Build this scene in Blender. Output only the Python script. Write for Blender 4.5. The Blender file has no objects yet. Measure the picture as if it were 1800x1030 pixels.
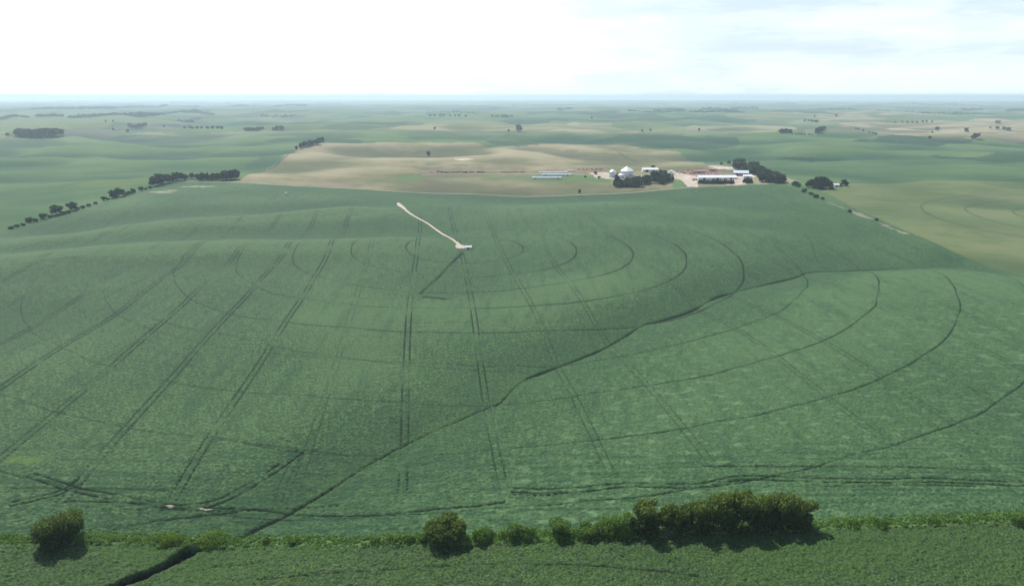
import bpy, math, random
import numpy as np
random.seed(7)
rng = np.random.default_rng(11)
S = bpy.context.scene
COL = S.collection
H = 125.0                 # drone height above the field
PITCH = math.radians(15.1)
F = 1285.0                # focal length in pixels of an 1800 px wide picture

# ------------------------------------------------------------------ helpers
def link(o, parent=None):
    COL.objects.link(o)
    if parent is not None: o.parent = parent
    return o

def tag(o, label=None, cat=None, group=None, kind=None):
    if label: o['label'] = label
    if cat: o['category'] = cat
    if group: o['group'] = group
    if kind: o['kind'] = kind
    return o

def mesh_np(name, V, Q, mats, smooth=False, attrs=None, midx=None):
    """V (n,3) floats, Q (m,4) or (m,3) ints"""
    V = np.asarray(V, dtype=np.float32); Q = np.asarray(Q, dtype=np.int32)
    me = bpy.data.meshes.new(name)
    k = Q.shape[1]
    me.vertices.add(len(V)); me.vertices.foreach_set('co', V.ravel())
    me.loops.add(Q.size); me.loops.foreach_set('vertex_index', Q.ravel())
    me.polygons.add(len(Q))
    me.polygons.foreach_set('loop_start', np.arange(0, Q.size, k, dtype=np.int32))
    me.polygons.foreach_set('loop_total', np.full(len(Q), k, dtype=np.int32))
    if smooth: me.polygons.foreach_set('use_smooth', np.ones(len(Q), dtype=bool))
    if midx is not None: me.polygons.foreach_set('material_index', np.asarray(midx, dtype=np.int32))
    me.update(calc_edges=True)
    for m in (mats if isinstance(mats, (list, tuple)) else [mats]): me.materials.append(m)
    if attrs:
        for n, a in attrs.items():
            at = me.attributes.new(n, 'FLOAT', 'POINT')
            at.data.foreach_set('value', np.asarray(a, dtype=np.float32))
    return me

def obj(name, me, parent=None, loc=None):
    o = bpy.data.objects.new(name, me)
    if loc is not None: o.location = loc
    return link(o, parent)

class MB:
    """small polygon collector"""
    def __init__(s): s.v = []; s.f = []
    def add(s, vs, fs):
        n = len(s.v); s.v += [tuple(v) for v in vs]; s.f += [tuple(i + n for i in f) for f in fs]
    def box(s, x0, x1, y0, y1, z0, z1):
        s.add([(x0,y0,z0),(x1,y0,z0),(x1,y1,z0),(x0,y1,z0),(x0,y0,z1),(x1,y0,z1),(x1,y1,z1),(x0,y1,z1)],
              [(3,2,1,0),(4,5,6,7),(0,1,5,4),(1,2,6,5),(2,3,7,6),(3,0,4,7)])
    def gable_prism(s, x0, x1, y0, y1, z0, z1, t=None):
        """ridge along x, solid triangular prism"""
        ym = (y0 + y1) / 2
        s.add([(x0,y0,z0),(x0,y1,z0),(x0,ym,z1),(x1,y0,z0),(x1,y1,z0),(x1,ym,z1)],
              [(0,2,1),(3,4,5),(0,3,5,2),(1,2,5,4),(0,1,4,3)])
    def roof(s, x0, x1, y0, y1, z0, z1, t=.25, n=1):
        """gable roof sheets with thickness, ridge along x"""
        ym = (y0 + y1) / 2
        p = [(y0, z0), (ym, z1), (y1, z0), (y1, z0 + t), (ym, z1 + t), (y0, z0 + t)]
        vs = [(x0, a, b) for a, b in p] + [(x1, a, b) for a, b in p]
        fs = [(0,1,4,5),(1,2,3,4),(11,10,7,6),(10,9,8,7),
              (5,4,10,11),(4,3,9,10),(1,0,6,7),(2,1,7,8),(0,5,11,6),(3,2,8,9)]
        s.add(vs, fs)
    def tube(s, p0, p1, r0, r1, n=8):
        p0 = np.array(p0, float); p1 = np.array(p1, float)
        d = p1 - p0; L = np.linalg.norm(d); d /= max(L, 1e-9)
        a = np.cross(d, (0,0,1) if abs(d[2]) < .9 else (1,0,0)); a /= np.linalg.norm(a); b = np.cross(d, a)
        vs = []
        for p, r in ((p0, r0), (p1, r1)):
            for i in range(n):
                t = 2*math.pi*i/n; vs.append(p + r*(math.cos(t)*a + math.sin(t)*b))
        fs = [(i, (i+1) % n, n + (i+1) % n, n + i) for i in range(n)]
        fs += [tuple(range(n))[::-1], tuple(range(n, 2*n))]
        s.add(vs, fs)
    def lathe(s, prof, n=28, cap=True):
        vs = []
        for r, z in prof:
            for i in range(n):
                t = 2*math.pi*i/n; vs.append((r*math.cos(t), r*math.sin(t), z))
        fs = []
        for k in range(len(prof)-1):
            for i in range(n):
                fs.append((k*n+i, k*n+(i+1) % n, (k+1)*n+(i+1) % n, (k+1)*n+i))
        if cap: fs += [tuple(range(n))[::-1], tuple(range((len(prof)-1)*n, len(prof)*n))]
        s.add(vs, fs)
    def build(s, name, mat, parent=None, smooth=False):
        me = bpy.data.meshes.new(name); me.from_pydata(s.v, [], s.f); me.materials.append(mat)
        if smooth:
            for p in me.polygons: p.use_smooth = True
        me.update()
        return obj(name, me, parent)

# ------------------------------------------------------------------ noise
def _hash(ix, iy, seed):
    h = (ix.astype(np.int64)*374761393 + iy.astype(np.int64)*668265263 + seed*362437) & 0xffffffff
    h = ((h ^ (h >> 13))*1274126177) & 0xffffffff
    h = (h ^ (h >> 16)) & 0xffffffff
    return (h / 4294967295.0).astype(np.float32)

def vnoise(x, y, seed=0):
    x0 = np.floor(x); y0 = np.floor(y)
    fx = (x - x0).astype(np.float32); fy = (y - y0).astype(np.float32)
    u = fx*fx*fx*(fx*(fx*6-15)+10); v = fy*fy*fy*(fy*(fy*6-15)+10)
    a = _hash(x0, y0, seed); b = _hash(x0+1, y0, seed); c = _hash(x0, y0+1, seed); d = _hash(x0+1, y0+1, seed)
    return (a + (b-a)*u + (c-a)*v + (a-b-c+d)*u*v)*2 - 1

def fbm(x, y, wl, seed=0, octaves=3, gain=.5):
    s = 0; a = 1; t = 0
    for k in range(octaves):
        cc, ss = math.cos(.7*k+seed), math.sin(.7*k+seed)
        s = s + a*vnoise((cc*x - ss*y)/wl, (ss*x + cc*y)/wl, seed*17+k); t += a
        a *= gain; wl *= .5
    return s / t

def sstep(a, b, x):
    t = np.clip((x-a)/(b-a), 0, 1); return t*t*(3-2*t)

# ------------------------------------------------------------------ picture point -> ray
def ray(px, py):
    u = (np.asarray(px, float)-900)/F; v = (np.asarray(py, float)-515)/F
    c, s = math.cos(PITCH), math.sin(PITCH)
    return u, c - s*v, -(s + c*v)

def flat(px, py):
    dx, dy, dz = ray(px, py)
    t = H/(-dz)
    return np.stack([dx*t, dy*t], -1)

def polyd(x, y, pts, closed=False):
    """distance to a polyline, with the unit gradient and the run along it"""
    best = np.full(x.shape, 1e9, np.float32); gx = np.zeros(x.shape, np.float32); gy = gx.copy(); run = gx.copy()
    acc = 0.
    for i in range(len(pts)-1):
        ax, ay = pts[i]; bx, by = pts[i+1]
        L2 = (bx-ax)**2 + (by-ay)**2; L = math.sqrt(L2) + 1e-9
        t = np.clip(((x-ax)*(bx-ax) + (y-ay)*(by-ay))/(L2+1e-9), 0, 1)
        dx = x-(ax+t*(bx-ax)); dy = y-(ay+t*(by-ay)); d = np.hypot(dx, dy)
        m = d < best
        best = np.where(m, d, best); gx = np.where(m, dx/(d+1e-6), gx); gy = np.where(m, dy/(d+1e-6), gy)
        run = np.where(m, acc + t*L, run); acc += L
    return best, gx, gy, run

def inside(x, y, poly):
    c = np.zeros(x.shape, bool)
    n = len(poly)
    for i in range(n):
        x1, y1 = poly[i]; x2, y2 = poly[(i+1) % n]
        if y1 == y2: continue
        m = ((y1 > y) != (y2 > y)) & (x < (x2-x1)*(y-y1)/(y2-y1) + x1)
        c ^= m
    return c

def smooth_line(pts, n=5):
    """Catmull-Rom through the points"""
    p = [np.array(q, float) for q in pts]; p = [2*p[0]-p[1]] + p + [2*p[-1]-p[-2]]
    out = []
    for i in range(1, len(p)-2):
        for k in range(n):
            t = k/n
            out.append(.5*((2*p[i]) + (p[i+1]-p[i-1])*t + (2*p[i-1]-5*p[i]+4*p[i+1]-p[i+2])*t*t + (3*p[i]-p[i-1]-3*p[i+1]+p[i+2])*t**3))
    out.append(p[-2])
    return out

# ------------------------------------------------------------------ terrain
GULLY_PX = [(395,942),(450,905),(490,888),(560,850),(640,800),(695,770),(760,740),(850,702),(880,690),(915,655),
            (960,635),(1040,605),(1085,582),(1130,553),(1160,545),(1215,528),(1260,505),(1330,485),(1400,471),(1430,462),(1520,463),(1600,464),(1680,460)]
gully = smooth_line(flat(*zip(*GULLY_PX)), 3)
CREST_PX = [(-120,470),(15,463),(170,446),(300,440),(450,436),(600,434),(690,432)]
crest = smooth_line(flat(*zip(*CREST_PX)), 2)
CREST2_PX = [(15,432),(110,418),(230,400),(330,392),(450,388),(620,372)]
crest2 = smooth_line(flat(*zip(*CREST2_PX)), 2)
CREST3_PX = [(1440,468),(1540,470),(1660,470),(1790,487),(1950,520)]
crest3 = smooth_line(flat(*zip(*CREST3_PX)), 2)
CREST4_PX = [(900,372),(1000,364),(1080,356),(1200,362),(1320,380)]
crest4 = smooth_line(flat(*zip(*CREST4_PX)), 2)

def height(x, y):
    x = np.asarray(x, np.float64); y = np.asarray(y, np.float64)
    r = np.hypot(x, y)
    X = x/H; Y = y/H
    h = -(r*r)/(2*6371000.*1.16)
    near = 1 - sstep(1050, 1500, r)
    # the field: a shallow draw along the gully and gentle swells
    if np.any(r < 1600):
        d, gx, gy, run = polyd(x, y, gully)
        dr = np.clip(run/300., .5, 1)*(1-.5*sstep(420, 620, run))
        h = h - near*(9.5*dr*np.exp(-(d/40.)**1.3))
        d = polyd(x, y, crest)[0]; h = h + near*6.0*np.exp(-(d/36.)**2)
        d = polyd(x, y-75, crest)[0]; h = h - near*4.0*np.exp(-(d/48.)**2)
        d = polyd(x, y, crest2)[0]; h = h + near*5.5*np.exp(-(d/38.)**2)
        d = polyd(x, y-90, crest2)[0]; h = h - near*5.5*np.exp(-(d/48.)**2)
        d = polyd(x, y, crest3)[0]; h = h + near*2.2*np.exp(-(d/55.)**2)
        d = polyd(x, y-70, crest3)[0]; h = h - near*1.6*np.exp(-(d/42.)**2)
        d = polyd(x, y, crest4)[0]; h = h + near*2.6*np.exp(-(d/42.)**2)
    h = h - 12*np.exp(-((X-.35)/1.9)**2 - ((Y-8.0)/.95)**2)
    h = h + 6*np.exp(-((X+3.9)/1.6)**2 - ((Y-8.6)/1.5)**2) + 5*np.exp(-((X-3.2)/1.4)**2 - ((Y-8.4)/1.2)**2)
    amp = sstep(160, 500, r)
    h = h + 3.4*amp*fbm(x, y, 190., 3, 2) + 1.5*amp*fbm(x, y, 80., 9, 2)
    # rolling pastures beyond
    far = sstep(1150, 1900, y + .12*np.abs(x))
    h = h + far*(13.*fbm(x, y, 430., 5, 2, .5) + 17.*(.55-np.abs(fbm(x*.9+.35*y, y, 330., 15, 2, .4))*2.2)) + sstep(2200, 5000, r)*24.*fbm(x, y, 1500., 6, 3)
    h = h + sstep(1000, 1500, r)*5.5*fbm(x, y, 150., 12, 2)
    h = h + sstep(9000, 20000, r)*(28.*fbm(x, y, 5200., 8, 3))
    return h

_hc = {}
def hit(px, py):
    """where the sight line through a picture point meets the land (n,3)"""
    px = np.atleast_1d(np.asarray(px, float)); py = np.atleast_1d(np.asarray(py, float))
    out = []
    TS = np.concatenate([np.arange(60, 1500, 4.), np.geomspace(1500, 45000, 900)])
    for a, b in zip(px, py):
        if (a, b) in _hc: out.append(_hc[(a, b)]); continue
        dx, dy, dz = ray(a, b); k = math.hypot(dx, dy)
        tf = H/max(-dz/k, .0026); ts = TS[(TS > tf*.55-60) & (TS < tf*2.2+300)]
        X = dx/k*ts; Y = dy/k*ts; Z = H + dz/k*ts
        g = Z - height(X, Y)
        i = np.argmax(g < 0) if np.any(g < 0) else len(ts)-1
        t = ts[i]
        if i > 0 and g[i] < 0:
            f = g[i-1]/(g[i-1]-g[i]); t = ts[i-1] + f*(ts[i]-ts[i-1])
        _hc[(a, b)] = (dx/k*t, dy/k*t, 0); out.append(_hc[(a, b)])
    out = np.array(out); out[:,2] = height(out[:,0], out[:,1])
    return out

def hits(pts): return [tuple(p[:2]) for p in hit(*zip(*pts))]

# ------------------------------------------------------------------ materials
def new_mat(name):
    m = bpy.data.materials.new(name); m.use_nodes = True
    nt = m.node_tree; nt.nodes.clear()
    return m, nt
def nd(nt, t, **kw):
    n = nt.nodes.new(t)
    for k, v in kw.items():
        if isinstance(k, str) and k.startswith('i_'): n.inputs[k[2:]].default_value = v
        else: setattr(n, k, v)
    return n
def mixc(nt, fac, a, b, mode='MIX'):
    n = nt.nodes.new('ShaderNodeMix'); n.data_type = 'RGBA'; n.blend_type = mode
    for s, v in ((n.inputs[0], fac), (n.inputs[6], a), (n.inputs[7], b)):
        if isinstance(v, bpy.types.NodeSocket): nt.links.new(v, s)
        elif isinstance(v, (int, float)): s.default_value = v
        else: s.default_value = (*v, 1)
    return n.outputs[2]
def math_(nt, op, a, b=0., c=None, clamp=False):
    n = nt.nodes.new('ShaderNodeMath'); n.operation = op; n.use_clamp = clamp
    for s, v in zip(n.inputs, (a, b, c)):
        if v is None: continue
        if isinstance(v, bpy.types.NodeSocket): nt.links.new(v, s)
        else: s.default_value = v
    return n.outputs[0]
def noise(nt, vec, scale, detail=3., rough=.55, dim='3D'):
    n = nd(nt, 'ShaderNodeTexNoise', noise_dimensions=dim)
    n.inputs['Scale'].default_value = scale; n.inputs['Detail'].default_value = detail; n.inputs['Roughness'].default_value = rough
    if vec is not None: nt.links.new(vec, n.inputs['Vector'])
    return n.outputs['Fac']
def rampf(nt, fac, lo, hi):
    n = nd(nt, 'ShaderNodeMapRange', clamp=True, interpolation_type='SMOOTHSTEP')
    nt.links.new(fac, n.inputs['Value']); n.inputs['From Min'].default_value = lo; n.inputs['From Max'].default_value = hi
    return n.outputs['Result']
def attr(nt, name):
    n = nd(nt, 'ShaderNodeAttribute', attribute_name=name); return n.outputs['Fac']
def finish(m, nt, col, rough=.8, spec=.3, transl=0., tcol=None, bump=None, bd=1.):
    p = nd(nt, 'ShaderNodeBsdfPrincipled'); out = nd(nt, 'ShaderNodeOutputMaterial')
    if isinstance(col, bpy.types.NodeSocket): nt.links.new(col, p.inputs['Base Color'])
    else: p.inputs['Base Color'].default_value = (*col, 1)
    if isinstance(rough, bpy.types.NodeSocket): nt.links.new(rough, p.inputs['Roughness'])
    else: p.inputs['Roughness'].default_value = rough
    p.inputs['Specular IOR Level'].default_value = spec
    if bump is not None:
        b = nd(nt, 'ShaderNodeBump'); b.inputs['Distance'].default_value = bd; b.inputs['Strength'].default_value = 1
        nt.links.new(bump, b.inputs['Height']); nt.links.new(b.outputs[0], p.inputs['Normal'])
    if transl > 0:
        t = nd(nt, 'ShaderNodeBsdfTranslucent'); mx = nd(nt, 'ShaderNodeMixShader'); mx.inputs[0].default_value = transl
        if tcol is None: tcol = col
        if isinstance(tcol, bpy.types.NodeSocket): nt.links.new(tcol, t.inputs['Color'])
        else: t.inputs['Color'].default_value = (*tcol, 1)
        nt.links.new(p.outputs[0], mx.inputs[1]); nt.links.new(t.outputs[0], mx.inputs[2]); nt.links.new(mx.outputs[0], out.inputs['Surface'])
    else: nt.links.new(p.outputs[0], out.inputs['Surface'])
    return m
def world_pos(nt): return nd(nt, 'ShaderNodeNewGeometry').outputs['Position']
def mapping(nt, vec, scale=(1,1,1), rot=(0,0,0)):
    n = nd(nt, 'ShaderNodeMapping'); n.inputs['Scale'].default_value = scale; n.inputs['Rotation'].default_value = rot
    nt.links.new(vec, n.inputs['Vector']); return n.outputs[0]

def mat_soy():
    m, nt = new_mat('soybean canopy')
    P = world_pos(nt)
    n1 = noise(nt, P, .012, 5, .62); n2 = noise(nt, P, .85, 4, .8); n3 = noise(nt, P, .16, 4, .65)
    c = mixc(nt, rampf(nt, n1, .36, .64), (.023,.061,.022), (.041,.090,.031))
    c = mixc(nt, rampf(nt, n3, .42, .62), c, (.026,.066,.028))
    c = mixc(nt, math_(nt, 'MULTIPLY', rampf(nt, n2, .49, .62), .9), c, (.102,.176,.068))
    n4 = noise(nt, P, .42, 4, .8); c = mixc(nt, math_(nt, 'MULTIPLY', rampf(nt, n4, .52, .64), .5), c, (.082,.148,.060)); c = mixc(nt, math_(nt, 'MULTIPLY', rampf(nt, n4, .47, .36), .55), c, (.014,.040,.016))
    c = mixc(nt, math_(nt, 'MULTIPLY', rampf(nt, n2, .48, .37), .85), c, (.008,.028,.011))
    # relief shading put into the crop colour: crests painted paler, draws darker
    c = mixc(nt, math_(nt, 'MULTIPLY', attr(nt, 'crest'), .50), c, (.088,.152,.066))
    c = mixc(nt, math_(nt, 'MULTIPLY', attr(nt, 'hollow'), .36), c, (.020,.052,.023))
    c = mixc(nt, math_(nt, 'MULTIPLY', attr(nt, 'pale'), .55, clamp=True), c, (.066,.134,.054))
    st = noise(nt, mapping(nt, P, (.16,.012,1), (0,0,-.11)), 1., 3, .6)
    c = mixc(nt, math_(nt, 'MULTIPLY', rampf(nt, st, .50, .66), .4), c, (.020,.058,.027))
    sy = nd(nt, 'ShaderNodeSeparateXYZ'); nt.links.new(P, sy.inputs[0])
    hd = rampf(nt, sy.outputs[1], 262, 236)
    st2 = noise(nt, mapping(nt, P, (.02,.45,1), (0,0,-.03)), 1., 3, .6)
    c = mixc(nt, math_(nt, 'MULTIPLY', hd, math_(nt, 'MULTIPLY', rampf(nt, st2, .50, .60), .6)), c, (.018,.054,.026))
    # pale flecks of thinner, yellower plants, more of them right of the gully
    th = rampf(nt, noise(nt, mapping(nt, P, (.6,1,1), (0,0,.1)), .26, 5, .7), .54, .64)
    c = mixc(nt, math_(nt, 'MULTIPLY', th, attr(nt, 'pale'), clamp=True), c, (.125,.215,.098))
    th2 = rampf(nt, noise(nt, mapping(nt, P, (.5,1,1), (0,0,.1)), .6, 3, .7), .58, .68)
    c = mixc(nt, math_(nt, 'MULTIPLY', th2, math_(nt, 'MULTIPLY', attr(nt, 'pale'), .8)), c, (.135,.215,.110))
    c = mixc(nt, attr(nt, 'weed'), c, (.10,.17,.028))
    c = mixc(nt, rampf(nt, attr(nt, 'track'), .0, .75), c, (.003,.013,.006))
    c = mixc(nt, attr(nt, 'dirt'), c, mixc(nt, rampf(nt, noise(nt, P, .5, 4, .7), .35, .65), (.20,.18,.12), (.40,.36,.28)))
    b = math_(nt, 'ADD', math_(nt, 'MULTIPLY', n2, .5), math_(nt, 'MULTIPLY', attr(nt, 'track'), -.4))
    return finish(m, nt, c, .85, .1, bump=b, bd=.8)

def mat_near():
    m, nt = new_mat('near crop canopy')
    P = world_pos(nt)
    n1 = noise(nt, P, .035, 4, .6); n2 = noise(nt, P, 1.4, 4, .75); n3 = noise(nt, P, .25, 3, .6)
    c = mixc(nt, rampf(nt, n1, .35, .65), (.034,.076,.022), (.050,.105,.024))
    c = mixc(nt, rampf(nt, n3, .42, .7), c, (.050,.088,.034))
    c = mixc(nt, rampf(nt, n2, .50, .66), c, (.120,.185,.058))
    c = mixc(nt, math_(nt, 'MULTIPLY', rampf(nt, noise(nt, P, .012, 3, .6), .45, .6), .5), c, (.058,.118,.028))
    c = mixc(nt, rampf(nt, n2, .47, .34), c, (.010,.026,.008))
    c = mixc(nt, attr(nt, 'track'), c, (.002,.005,.002))  # wheel tracks, and the ditch's shade painted near black
    b = math_(nt, 'ADD', noise(nt, P, 1.6, 3, .8), math_(nt, 'MULTIPLY', attr(nt, 'track'), -.5))
    return finish(m, nt, c, .8, .12, bump=b, bd=.9)

def mat_ground():
    m, nt = new_mat('farmland')
    P = world_pos(nt)
    n1 = noise(nt, mapping(nt, P, (1,1.4,1)), .0035, 5, .6); n2 = noise(nt, P, .03, 4, .65); n3 = noise(nt, P, .6, 3, .7)
    g = mixc(nt, rampf(nt, n1, .35, .65), (.040,.090,.042), (.080,.138,.058))
    g = mixc(nt, math_(nt, 'MULTIPLY', rampf(nt, n2, .35, .7), .5), g, (.070,.112,.050))
    t = mixc(nt, rampf(nt, n1, .38, .62), (.130,.128,.066), (.245,.212,.125))
    t = mixc(nt, math_(nt, 'MULTIPLY', rampf(nt, n2, .42, .62), .6), t, (.095,.125,.052))
    c = mixc(nt, attr(nt, 'tan'), g, t)
    mauve = noise(nt, mapping(nt, P, (1,.6,1)), .006, 4, .6)
    c = mixc(nt, math_(nt, 'MULTIPLY', math_(nt, 'MULTIPLY', rampf(nt, mauve, .52, .62), .55), attr(nt, 'tan')), c, (.130,.098,.085))
    c = mixc(nt, math_(nt, 'MULTIPLY', attr(nt, 'crest'), .75), c, mixc(nt, attr(nt, 'tan'), (.105,.165,.070), (.33,.285,.185)))  # relief shading painted into the land colour: pale crests, then dark hollows
    c = mixc(nt, math_(nt, 'MULTIPLY', attr(nt, 'hollow'), .62), c, mixc(nt, attr(nt, 'tan'), (.022,.062,.036), (.062,.078,.042)))
    c = mixc(nt, attr(nt, 'pale'), c, (.105,.142,.044))
    c = mixc(nt, attr(nt, 'dark'), c, (.012,.040,.030))
    c = mixc(nt, attr(nt, 'lawn'), c, (.085,.150,.055))
    d = mixc(nt, rampf(nt, noise(nt, P, .06, 4, .7), .3, .7), (.34,.27,.21), (.62,.52,.44))
    c = mixc(nt, attr(nt, 'dirt'), c, d)
    c = mixc(nt, attr(nt, 'pen'), c, mixc(nt, rampf(nt, noise(nt, P, .09, 4, .7), .35, .65), (.13,.085,.075), (.30,.185,.155)))
    c = mixc(nt, math_(nt, 'MULTIPLY', rampf(nt, n3, .5, .75), .25), c, (.02,.03,.012))
    return finish(m, nt, c, .95, .05, bump=noise(nt, P, .8, 3, .7), bd=.4)

def mat_plain(name, col, rough=.7, spec=.3, var=.15, sc=.8, metal=0.):
    m, nt = new_mat(name)
    tc = nd(nt, 'ShaderNodeTexCoord').outputs['Object']
    c = mixc(nt, noise(nt, tc, sc, 4, .65), tuple(v*(1-var) for v in col), tuple(min(1, v*(1+var)) for v in col))
    finish(m, nt, c, rough, spec)
    [n for n in nt.nodes if n.type == 'BSDF_PRINCIPLED'][0].inputs['Metallic'].default_value = metal
    return m

def mat_ribbed(name, col, axis=0, pitch=1.2, rough=.45, dark=.8, metal=0.):
    """sheet metal with ribs"""
    m, nt = new_mat(name)
    tc = nd(nt, 'ShaderNodeTexCoord').outputs['Object']
    sx = nd(nt, 'ShaderNodeSeparateXYZ'); nt.links.new(tc, sx.inputs[0])
    w = math_(nt, 'SINE', math_(nt, 'MULTIPLY', sx.outputs[axis], 2*math.pi/pitch))
    w = math_(nt, 'MULTIPLY_ADD', w, .5, .5)
    c = mixc(nt, math_(nt, 'POWER', w, 6.), col, tuple(v*dark for v in col))
    c = mixc(nt, math_(nt, 'MULTIPLY', rampf(nt, noise(nt, tc, .25, 4, .7), .5, .75), .35), c, tuple(v*k for v, k in zip(col, (.78,.74,.68))))
    finish(m, nt, c, rough, .4, bump=w, bd=.05)
    [n for n in nt.nodes if n.type == 'BSDF_PRINCIPLED'][0].inputs['Metallic'].default_value = metal
    return m

def mat_leaf(name, dark, light, transl=.3, top=None):
    m, nt = new_mat(name)
    P = world_pos(nt); oi = nd(nt, 'ShaderNodeObjectInfo').outputs['Random']
    n1 = noise(nt, P, .55, 3, .6)
    rnd = attr(nt, 'rnd')
    c = mixc(nt, rampf(nt, math_(nt, 'ADD', math_(nt, 'MULTIPLY', n1, .6), math_(nt, 'MULTIPLY', rnd, .4)), .25, .75), dark, light)
    c = mixc(nt, math_(nt, 'MULTIPLY', oi, .35), c, tuple(v*.6 for v in dark))
    if top: c = mixc(nt, math_(nt, 'MULTIPLY', attr(nt, 'tip'), .7), c, top)  # crown tops painted lighter, as the lit side of the foliage
    return finish(m, nt, c, .75, .1, transl=transl)

M = {}
M['soy'] = mat_soy(); M['near'] = mat_near(); M['ground'] = mat_ground()
M['bark'] = mat_plain('bark', (.09,.07,.05), .9, .1, .3, 3)
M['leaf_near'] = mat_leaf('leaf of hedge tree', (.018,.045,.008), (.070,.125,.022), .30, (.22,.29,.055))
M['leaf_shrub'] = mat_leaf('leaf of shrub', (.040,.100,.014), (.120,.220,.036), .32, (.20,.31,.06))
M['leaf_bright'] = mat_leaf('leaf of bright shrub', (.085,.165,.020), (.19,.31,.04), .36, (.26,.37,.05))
M['weed'] = mat_leaf('weed leaf', (.070,.160,.028), (.25,.40,.085), .38)
M['leaf_far'] = mat_leaf('leaf of far tree', (.016,.036,.014), (.045,.080,.028), .18)
M['leaf_olive'] = mat_leaf('leaf of grove tree', (.030,.050,.024), (.078,.098,.046), .18)
M['needle'] = mat_leaf('cedar foliage', (.008,.020,.010), (.020,.038,.018), .08)
M['gravel'] = mat_plain('gravel', (.25,.235,.17), .9, .2, .2, .3)
M['sand'] = mat_plain('sand', (.42,.36,.29), .9, .1, .35, .35)
M['white_roof'] = mat_ribbed('white sheet roof', (.80,.81,.82), 0, 3.0)
M['mint_roof'] = mat_ribbed('pale mint sheet roof', (.36,.42,.38), 0, 3.0)
M['blue_roof'] = mat_ribbed('pale blue sheet roof', (.62,.70,.80), 0, 2.0)
M['white_wall'] = mat_ribbed('white sheet wall', (.70,.69,.66), 0, 1.0, .6)
M['red_wall'] = mat_ribbed('dusty red wall', (.36,.19,.16), 0, 1.0, .7)
M['opening'] = mat_plain('dark opening', (.02,.02,.022), .8, .2)
M['glass'] = mat_plain('window glass', (.05,.06,.07), .15, .6)
M['bin_metal'] = mat_ribbed('galvanised corrugated wall', (.60,.62,.68), 2, .9, .4, .75, .15)
M['bin_roof'] = mat_plain('galvanised roof', (.82,.82,.84), .4, .5, .08, .3, .1)
M['steel'] = mat_plain('steel', (.35,.35,.36), .5, .5)
M['wood'] = mat_plain('weathered wood', (.20,.16,.12), .9, .1, .3, 2)
M['hide'] = mat_plain('cattle hide', (.035,.022,.018), .8, .2, .5, .05)
M['tyre'] = mat_plain('tyre rubber', (.02,.02,.02), .8, .2)

# ------------------------------------------------------------------ land sheet
yellow = [(-420,520),(15,407),(325,319),(480,325),(640,333),(800,341),(940,346),(1080,341),(1230,329),(1375,323),(1520,375),(1640,425),(1785,483),(2300,650)]
hedge_px = [(-300,960),(0,951),(300,952),(450,953),(640,955),(800,952),(1000,943),(1200,934),(1400,926),(1600,919),(1800,911),(2100,900)]
far_edge = hits([p for p in yellow])
hedge = hits(hedge_px)
def offs(line, d): return [(x, y+d) for x, y in line]
field_poly = offs(hedge, 3.0) + far_edge[::-1]
near_poly = offs(hedge, -1.6) + [(500,-200),(-500,-200)]

PIV = hits([(818,437)])[0]
RAD = [r*H for r in (.393,.748,1.117,1.456,1.80,2.154,2.514,2.87,3.21)]

TRK = [  # picture polyline, half width (m), strength, dashed, twin spacing
 ([(530,790),(490,820),(440,852),(390,878),(350,888),(300,889),(240,880),(130,858),(50,832)], .45, 1., 2, 2.6),
 ([(15,885),(60,876),(110,862),(150,838)], .45, 1., 2, 2.6),
 ([(15,857),(150,857),(300,861)], .5, .6, 0, 0),
 ([(110,880),(230,882),(290,890),(400,892),(480,898),(560,906),(650,905),(733,897),(847,887),(890,880)], .45, .95, 2, 0),
 ([(175,893),(300,895),(420,896),(500,893),(600,886)], .5, .7, 1, 0),
 ([(530,790),(515,815),(500,845),(488,885)], .6, .5, 1, 2.6),
 ([(380,768),(450,782),(530,795),(620,800),(700,797)], .55, .55, 0, 0),
 ([(897,860),(940,861),(983,861),(1025,859),(1100,851),(1150,852),(1233,852),(1300,839),(1425,842),(1550,844),(1633,843),(1789,849),(1900,852)], .42, 1., 2, 2.6),
 ([(1233,818),(1300,818),(1494,819),(1633,821),(1789,829),(1900,834)], .5, .7, 0, 0),
 ([(1420,851),(1500,854),(1578,851),(1717,853)], .45, .8, 2, 0),
 ([(900,868),(960,868),(1000,864)], .8, .8, 1, 0),
 ([(160,941),(200,930),(280,914),(360,905),(420,898)], .8, .7, 0, 0),
 ([(814,443),(790,466),(770,488),(750,505),(738,517)], 1.5, 1., 0, 0),
 ([(742,521),(765,523),(787,526)], 2.2, .9, 0, 0),
 ([(787,526),(900,526),(1000,512)], .5, .4, 0, 0),
 ([(686,369),(705,369)], 2.0, .7, 0, 0),
 ([(560,344),(640,348),(695,353)], 1.2, .5, 0, 0),
 ([(400,588),(330,577),(255,558)], .6, .5, 1, 0),
 ([(400,588),(480,608),(560,622),(700,640),(850,652),(920,652)], .6, .45, 0, 0),
 ([(600,560),(720,567),(850,566)], .6, .3, 0, 0),
 ([(1410,405),(1425,425),(1432,445),(1436,462)], .8, .35, 0, 0),
 ([(1600,464),(1660,458),(1720,452)], 1.2, .45, 0, 0),
 ([(15,466),(80,458),(150,450)], 1.3, .5, 0, 0),
]
NTRK = [
 ([(450,1017),(583,1006),(683,1000),(833,991),(1000,991),(1108,998),(1233,1011)], .45, .95, 2, 0),
 ([(345,992),(400,993),(470,985)], .5, .7, 1, 0),
 ([(330,1022),(400,1026),(480,1024)], .5, .5, 1, 0),
]
DITCH = smooth_line(hits([(420,930),(392,944),(350,958),(315,978),(268,1000),(225,1019),(170,1042)]), 3)

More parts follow.
